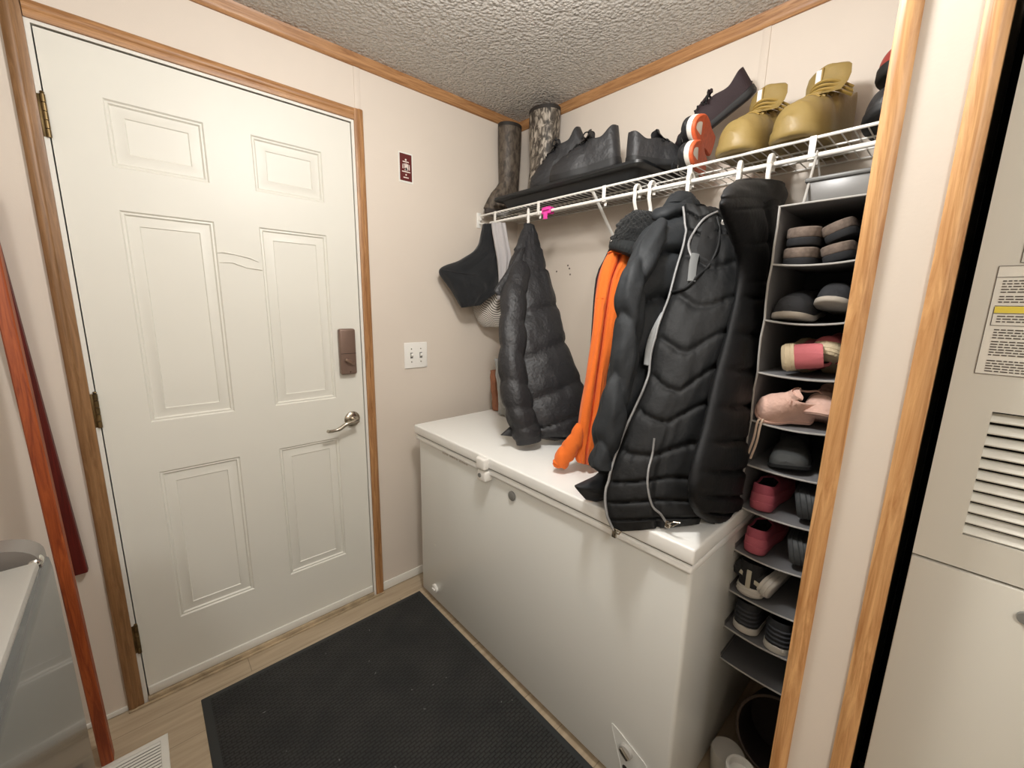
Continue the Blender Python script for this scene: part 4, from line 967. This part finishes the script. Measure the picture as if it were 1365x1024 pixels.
MB().box(OX0, OX1, OY1-.003, OY1, OZ[-1], OZ[0]).build('back_panel', org_in, O)
for k, z in enumerate(OZ):
    rr = []
    for i in range(13):
        u = i/12; x = OX0+.002+(OX1-OX0-.004)*u; s_ = sag(k)*(1-(2*u-1)**2)*(0 if k == 0 else 1)
        rr.append([V((x, OY0, z-s_)), V((x, OY1+.002, z-s_*.4)), V((x, OY1+.002, z-s_*.4-.003)), V((x, OY0, z-s_-.003))])
    sh = MB().loft(rr).build('shelf_panel', org_m if k < 10 else pm('grey_base_cloth', (104, 104, 106), .8), O, angle=60)
    MB().tube([r[0]*.5+r[3]*.5+V((0, -.0012, 0)) for r in rr], .0024, 6).build('piping', piping_m, sh)
hk = V((1.376, SY, RZ+.006))
b = MB(); b.tube([(OX0+.03, OY0+.06, OZ[0]+.001), (1.388, SY-.004, RZ+.001)], .0028, 6); b.tube([(OX0+.03, OY1-.03, OZ[0]+.001), (1.388, SY+.006, RZ+.001)], .0022, 6)
b.tube([(1.388, SY-.009, RZ-.004), (1.388, SY-.006, RZ+.008), (1.388, SY+.006, RZ+.008), (1.388, SY+.009, RZ-.02)], .0024, 6); b.build('strap', piping_m, O)
gx0, gx1 = OX0+.022, OX1+.04
b = MB()
b.box(gx0, gx1, OY0+.10, OY1-.02, OZ[0]+.002, OZ[0]+.075, 0, .006, 2); tag(b.build('storage_bin', pm('grey_satin_plastic', (124, 123, 121), .34)), 'glossy grey plastic bin resting on top of the hanging shoe organizer', 'bin')
MB().box(gx0-.004, gx1+.002, OY0+.094, OY1-.016, OZ[0]+.066, OZ[0]+.076, 0, .003).build('rim', pm('grey_satin_rim', (104, 104, 102), .4), bpy.data.objects['storage_bin'])

def mule(label, L=.235, W=.038):
    T = thing('felt_mule', (0, 0, 0), label, 'slipper', 'grey felt mules in the top organizer shelf'); Y = lambda t: L/2-t*L
    ts = [.5-.5*math.cos(PI*i/30) for i in range(31)]; lp = [(1, t) for t in ts]+[(-1, t) for t in ts[::-1][1:-1]]
    rg = lambda s, z: [V((sx*half_w(t, .86, .86)*W*s, Y(t)*(1+(s-1)*.3), z)) for sx, t in lp]
    MB().loft([rg(.95, 0), rg(1.03, .004), rg(1.03, .016), rg(.97, .018)]).build('sole', pm('dark_felt_sole', (40, 41, 44), .9), T)
    MB().loft([rg(1.0, .018), rg(1.06, .021), rg(1.06, .038), rg(.99, .041), rg(.9, .038)]).build('footbed', felt_m, T)
    rr = []
    for i in range(12):
        t = .52+.40*i/11; w = half_w(t)*W; rr.append([V((w*1.02*math.cos(a/14*PI), Y(t), .03+(.034-.012*i/11)*math.sin(a/14*PI)**.8)) for a in range(15)])
    MB().loft(rr, 0, False, True, False).build('strap', felt_m, T)
    return T
m1 = mule('grey felt mule at the lower left of the top organizer shelf, its tan edge showing')
m2 = twin(m1, 'grey felt mule at the upper left of the top organizer shelf, lying on its mate')
m3 = twin(m1, 'grey felt mule at the lower right of the top organizer shelf, tilted')
m4 = twin(m1, 'grey felt mule at the upper right of the top organizer shelf, tilted most')
place(m1, (OX0+.044, OY0+.135, 0), 180, 0, 0, OZ[1]-.004); place(m2, (OX0+.046, OY0+.135, 0), 180, 0, 0, OZ[1]+.042)
place(m3, (OX0+.121, OY0+.135, 0), 180, 0, 14, OZ[1]-.004, .92); place(m4, (OX0+.120, OY0+.135, 0), 180, 0, 22, OZ[1]+.040, .92)
dk = pm('charcoal_suede', (46, 47, 50), .85, bump=(300, .3)); pal = pm('pale_foxing', (186, 178, 166), .7)
a1 = shoe('slip_on_shoe', 'charcoal slip-on shoe at the left of the second organizer shelf, toe out', 'shoe', 'charcoal slip-on shoes', .25, .042, (dk, pal, lin_k, lace_k), (.02, .016), .055, .045, .062, .055, .42, .028, 0, 0, toe_p=3.4)
a2 = twin(a1, 'charcoal slip-on shoe at the right of the second organizer shelf, lying slightly higher')
place(a1, (OX0+.045, OY0+.128, 0), 0, 4, 0, OZ[2]-.003); place(a2, (OX0+.122, OY0+.130, 0), 0, -5, 4, OZ[2]+.012, .9)
pk = pm('dusty_pink_canvas', (206, 112, 118), .75, bump=(200, .3)); crm = pm('cream_rubber', (222, 204, 170), .6, bump=(160, .5, .003)); ppk = pm('pale_pink_knit', (234, 194, 178), .85, bump=(120, .5, .004), var=(20, .1))
c1_ = shoe('canvas_shoe', 'small pink canvas shoe lying on its side, cream sole to the left, third organizer shelf', 'shoe', 'small pink canvas shoes', .155, .036, (pk, crm, lin_k, pk), (.026, .022), .055, .048, .055, .04, .46, .022, .015, 3, toe_cap=crm, spring=.004, rib=2)
c2_ = twin(c1_, 'small pink canvas shoe standing with ridged cream toe outward, third organizer shelf')
place(c1_, (OX0+.052, OY0+.095, 0), 172, 0, -80, OZ[3]-.004, 1.15); place(c2_, (OX0+.128, OY0+.088, 0), -4, -24, 0, OZ[3]-.003, .98)
e1 = shoe('baby_bootie', 'soft pale pink bootie lying with its toe to the left on the fourth organizer shelf', 'shoe', 'soft pale pink booties', .13, .036, (ppk, ppk, lin_k, ppk), (.012, .01), .07, .066, .066, .052, .5, .022, .01, 2, spring=.002, toe_p=2.6)
e2 = twin(e1, 'soft pale pink bootie standing toe out at the right of the fourth organizer shelf')
place(e1, (OX0+.056, OY0+.05, 0), -62, 0, 35, OZ[4]-.004); place(e2, (OX0+.134, OY0+.072, 0), 0, -20, 0, OZ[4]-.003, 1.05)
LP = [V((OX0+.020, OY0-.002, OZ[4]+.008)), V((OX0+.016, OY0-.006, OZ[4]-.004)), V((OX0+.013, OY0-.008, OZ[4]-.05)), V((OX0+.004, OY0-.008, OZ[4]-.095))]
b = MB(); b.tube(smooth_path(LP, 5), .003, 6); b.tube(smooth_path([p+V((.008, .001, -.002*i)) for i, p in enumerate(LP)], 5), .003, 6)
tag(b.build('cream_cord', pm('cream_cord', (226, 204, 184), .8)), 'cream doubled cord dangling over the front of the fourth organizer shelf', 'cord')
gsl = pm('dark_grey_felt', (74, 76, 76), .9, bump=(60, .5, .004))
f1 = shoe('house_slipper', 'dark grey felt slipper alone on the fifth organizer shelf', 'slipper', None, .22, .046, (gsl, pm('black_felt_sole', (28, 29, 30), .9), lin_k, lace_k), (.014, .012), .045, .04, .052, .04, .40, .03, 0, 0, toe_p=3.2)
place(f1, (OX0+.078, OY0+.115, 0), 8, 6, -8, OZ[5]-.003)
rose = pm('rose_rubber', (188, 92, 110), .55, var=(18, .1)); roseS = pm('rose_sole', (204, 106, 122), .6, bump=(120, .2))
blr = pm('black_foam', (62, 65, 67), .6)
for k, w1, w2 in ((6, 'sixth', 'upper'), (7, 'seventh', 'lower')):
    if k == 6:
        p1_ = shoe('rose_clog', 'rose pink clog seen from behind at the left of the sixth organizer shelf', 'shoe', 'rose pink clogs', .23, .035, (rose, roseS, lin_k, rose), (.048, .036), .030, .026, .036, .034, .45, .026, 0, 0, rib=1)
        p2_ = shoe('foam_slide', 'black foam slide on its side at the right of the sixth organizer shelf', 'slipper', 'black foam slides', .245, .045, (blr, pm('black_foam_sole', (70, 73, 75), .6, bump=(200, .3)), lin_k, lace_k), (.034, .026), .03, .022, .052, .05, .5, .03, 0, 0, rib=2)
    else:
        p1_ = twin(p1_, 'rose pink clog seen from behind at the left of the seventh organizer shelf'); p2_ = twin(p2_, 'black foam slide on its side at the right of the seventh organizer shelf')
    place(p1_, (OX0+.041, OY0+.124, 0), 180, 0, 0, OZ[k]-.004); place(p2_, (OX0+.110, OY0+.128, 0), 184, 0, -78, OZ[k]-.004, 1.02)
w1 = shoe('white_soled_sneaker', 'black sneaker with thick white sole and pale heel tab, left on the eighth organizer shelf', 'shoe', 'black sneakers with white soles', .25, .042, (blk_mesh, wht_sole, lin_k, lace_k), (.030, .024), .075, .06, .07, .045, .45, .027, .02, 4, rib=2)
hb = MB().box(-.006, .006, .1245, .1275, .032, .085, 0, .001); hb.build('heel_tab', pm('pale_heel_tab', (206, 200, 180), .6), w1)
w2 = twin(w1, 'black sneaker with thick white sole tipped on its side, right on the eighth organizer shelf')
place(w1, (OX0+.044, OY0+.128, 0), 180, 0, 0, OZ[8]-.004); place(w2, (OX0+.108, OY0+.130, 0), 176, 0, 72, OZ[8]-.004)
v1 = shoe('ribbed_sneaker', 'dark ribbed sneaker with white sole, left on the ninth organizer shelf', 'shoe', 'dark ribbed knit sneakers', .25, .042, (pm('ribbed_knit', (44, 46, 50), .8, bump=(180, .5, .003)), wht_sole, lin_k, lace_k), (.024, .018), .075, .06, .07, .045, .45, .027, .02, 4)
for i in range(4):
    rr = []
    for dz, o_ in ((-.003, .0), (0, .0028), (.003, .0)):
        rr.append([V((half_w(t)*.042*.965*math.cos(max(0, (.012+i*.013)/.09))**.5*s+s*o_, .125-t*.25+o_, .036+i*.013+dz)) for s, t in [(1, .2), (1, .13), (1, .08), (1, .04), (1, .015), (1, .004), (-1, .004), (-1, .015), (-1, .04), (-1, .08), (-1, .13), (-1, .2)]])
    MB().loft(rr, 0, False, False, False).build('rib', pm('rib_dark', (62, 64, 70), .7), v1)
b = MB(); x = -.018
for wd in (.004, .003, .004, .004, .003, .004): b.box(x, x+wd, .1262, .128, .0235, .0285); x += wd+.0018
b.build('heel_lettering', wht_l, v1)
v2 = twin(v1, 'dark ribbed sneaker with white sole, right on the ninth organizer shelf')
place(v1, (OX0+.046, OY0+.130, 0), 180, 0, 0, OZ[9]-.004); place(v2, (OX0+.120, OY0+.126, 0), 184, 0, 0, OZ[9]-.010)

# ------------------------------------------------------------------ things on the closet floor
bk_ = pm('dark_brown_woven', (44, 33, 28), .8, bump=(120, .6, .004)); bk2 = pm('brown_rim', (84, 70, 60), .6)
B = thing('brown_basket', (1.50, -.30, 0), 'dark brown round basket tipped towards the room under the shoe organizer', 'basket')
mt = Matrix.Translation((1.508, -.262, .118)) @ Matrix.Rotation(math.radians(62), 4, 'X') @ Matrix.Rotation(.1, 4, 'Y')
MB().lathe([(.001, -.1), (.082, -.1), (.09, -.09), (.102, .10), (.098, .10), (.086, -.085), (.001, -.09)], (0, 0, 0), 36).xf(mt).build('body', bk_, B)
MB().tube([mt @ V((.1*math.cos(a*PI/18), .1*math.sin(a*PI/18), .1)) for a in range(36)], .004, 6, 0, True).build('rim', bk2, B)
J = thing('white_jug', (1.478, -.505, 0), 'white plastic jug with a round open cap on the floor right of the freezer', 'jug')
jw = pm('white_hdpe', (226, 222, 214), .45)
MB().lathe([(.001, 0), (.040, 0), (.045, .008), (.045, .09), (.042, .105), (.034, .134), (.030, .138), (.001, .138)], (1.478, -.505, 0), 30).build('body', jw, J)
MB().lathe([(.001, .130), (.033, .130), (.036, .134), (.036, .158), (.033, .161), (.028, .160), (.026, .142), (.001, .140)], (1.478, -.505, 0), 30).build('cap', plastic_w, J)
B2 = MB().lathe([(.001, 0), (.036, 0), (.040, .01), (.046, .082), (.042, .092), (.02, .094), (.001, .094)], (1.423, -.425, 0), 30).build('white_tub', pm('dull_white_plastic', (196, 192, 184), .55))
tag(B2, 'dull white lidded tub behind the white jug by the freezer', 'tub')

# ------------------------------------------------------------------ light
def lamp(name, loc, e, r, col):
    l = bpy.data.lights.new(name, 'POINT'); l.energy = e; l.shadow_soft_size = r; l.color = col
    o = bpy.data.objects.new(name, l); C.objects.link(o); o.location = loc
lamp('ceiling_lamp', (1.16, -1.06, 2.10), 31, .08, (1, .985, .96))
lamp('hall_fill', (2.5, -2.1, 2.1), 30, .12, (1, .985, .96))  # added fill light behind the camera, not a lamp known to hang there
w = bpy.data.worlds.new('world'); bpy.context.scene.world = w; w.use_nodes = True
w.node_tree.nodes['Background'].inputs[0].default_value = (.02, .02, .02, 1)
vs = bpy.context.scene.view_settings
vs.view_transform = 'Standard'; vs.look = 'None'; vs.exposure = .2; vs.gamma = 1; vs.use_curve_mapping = False
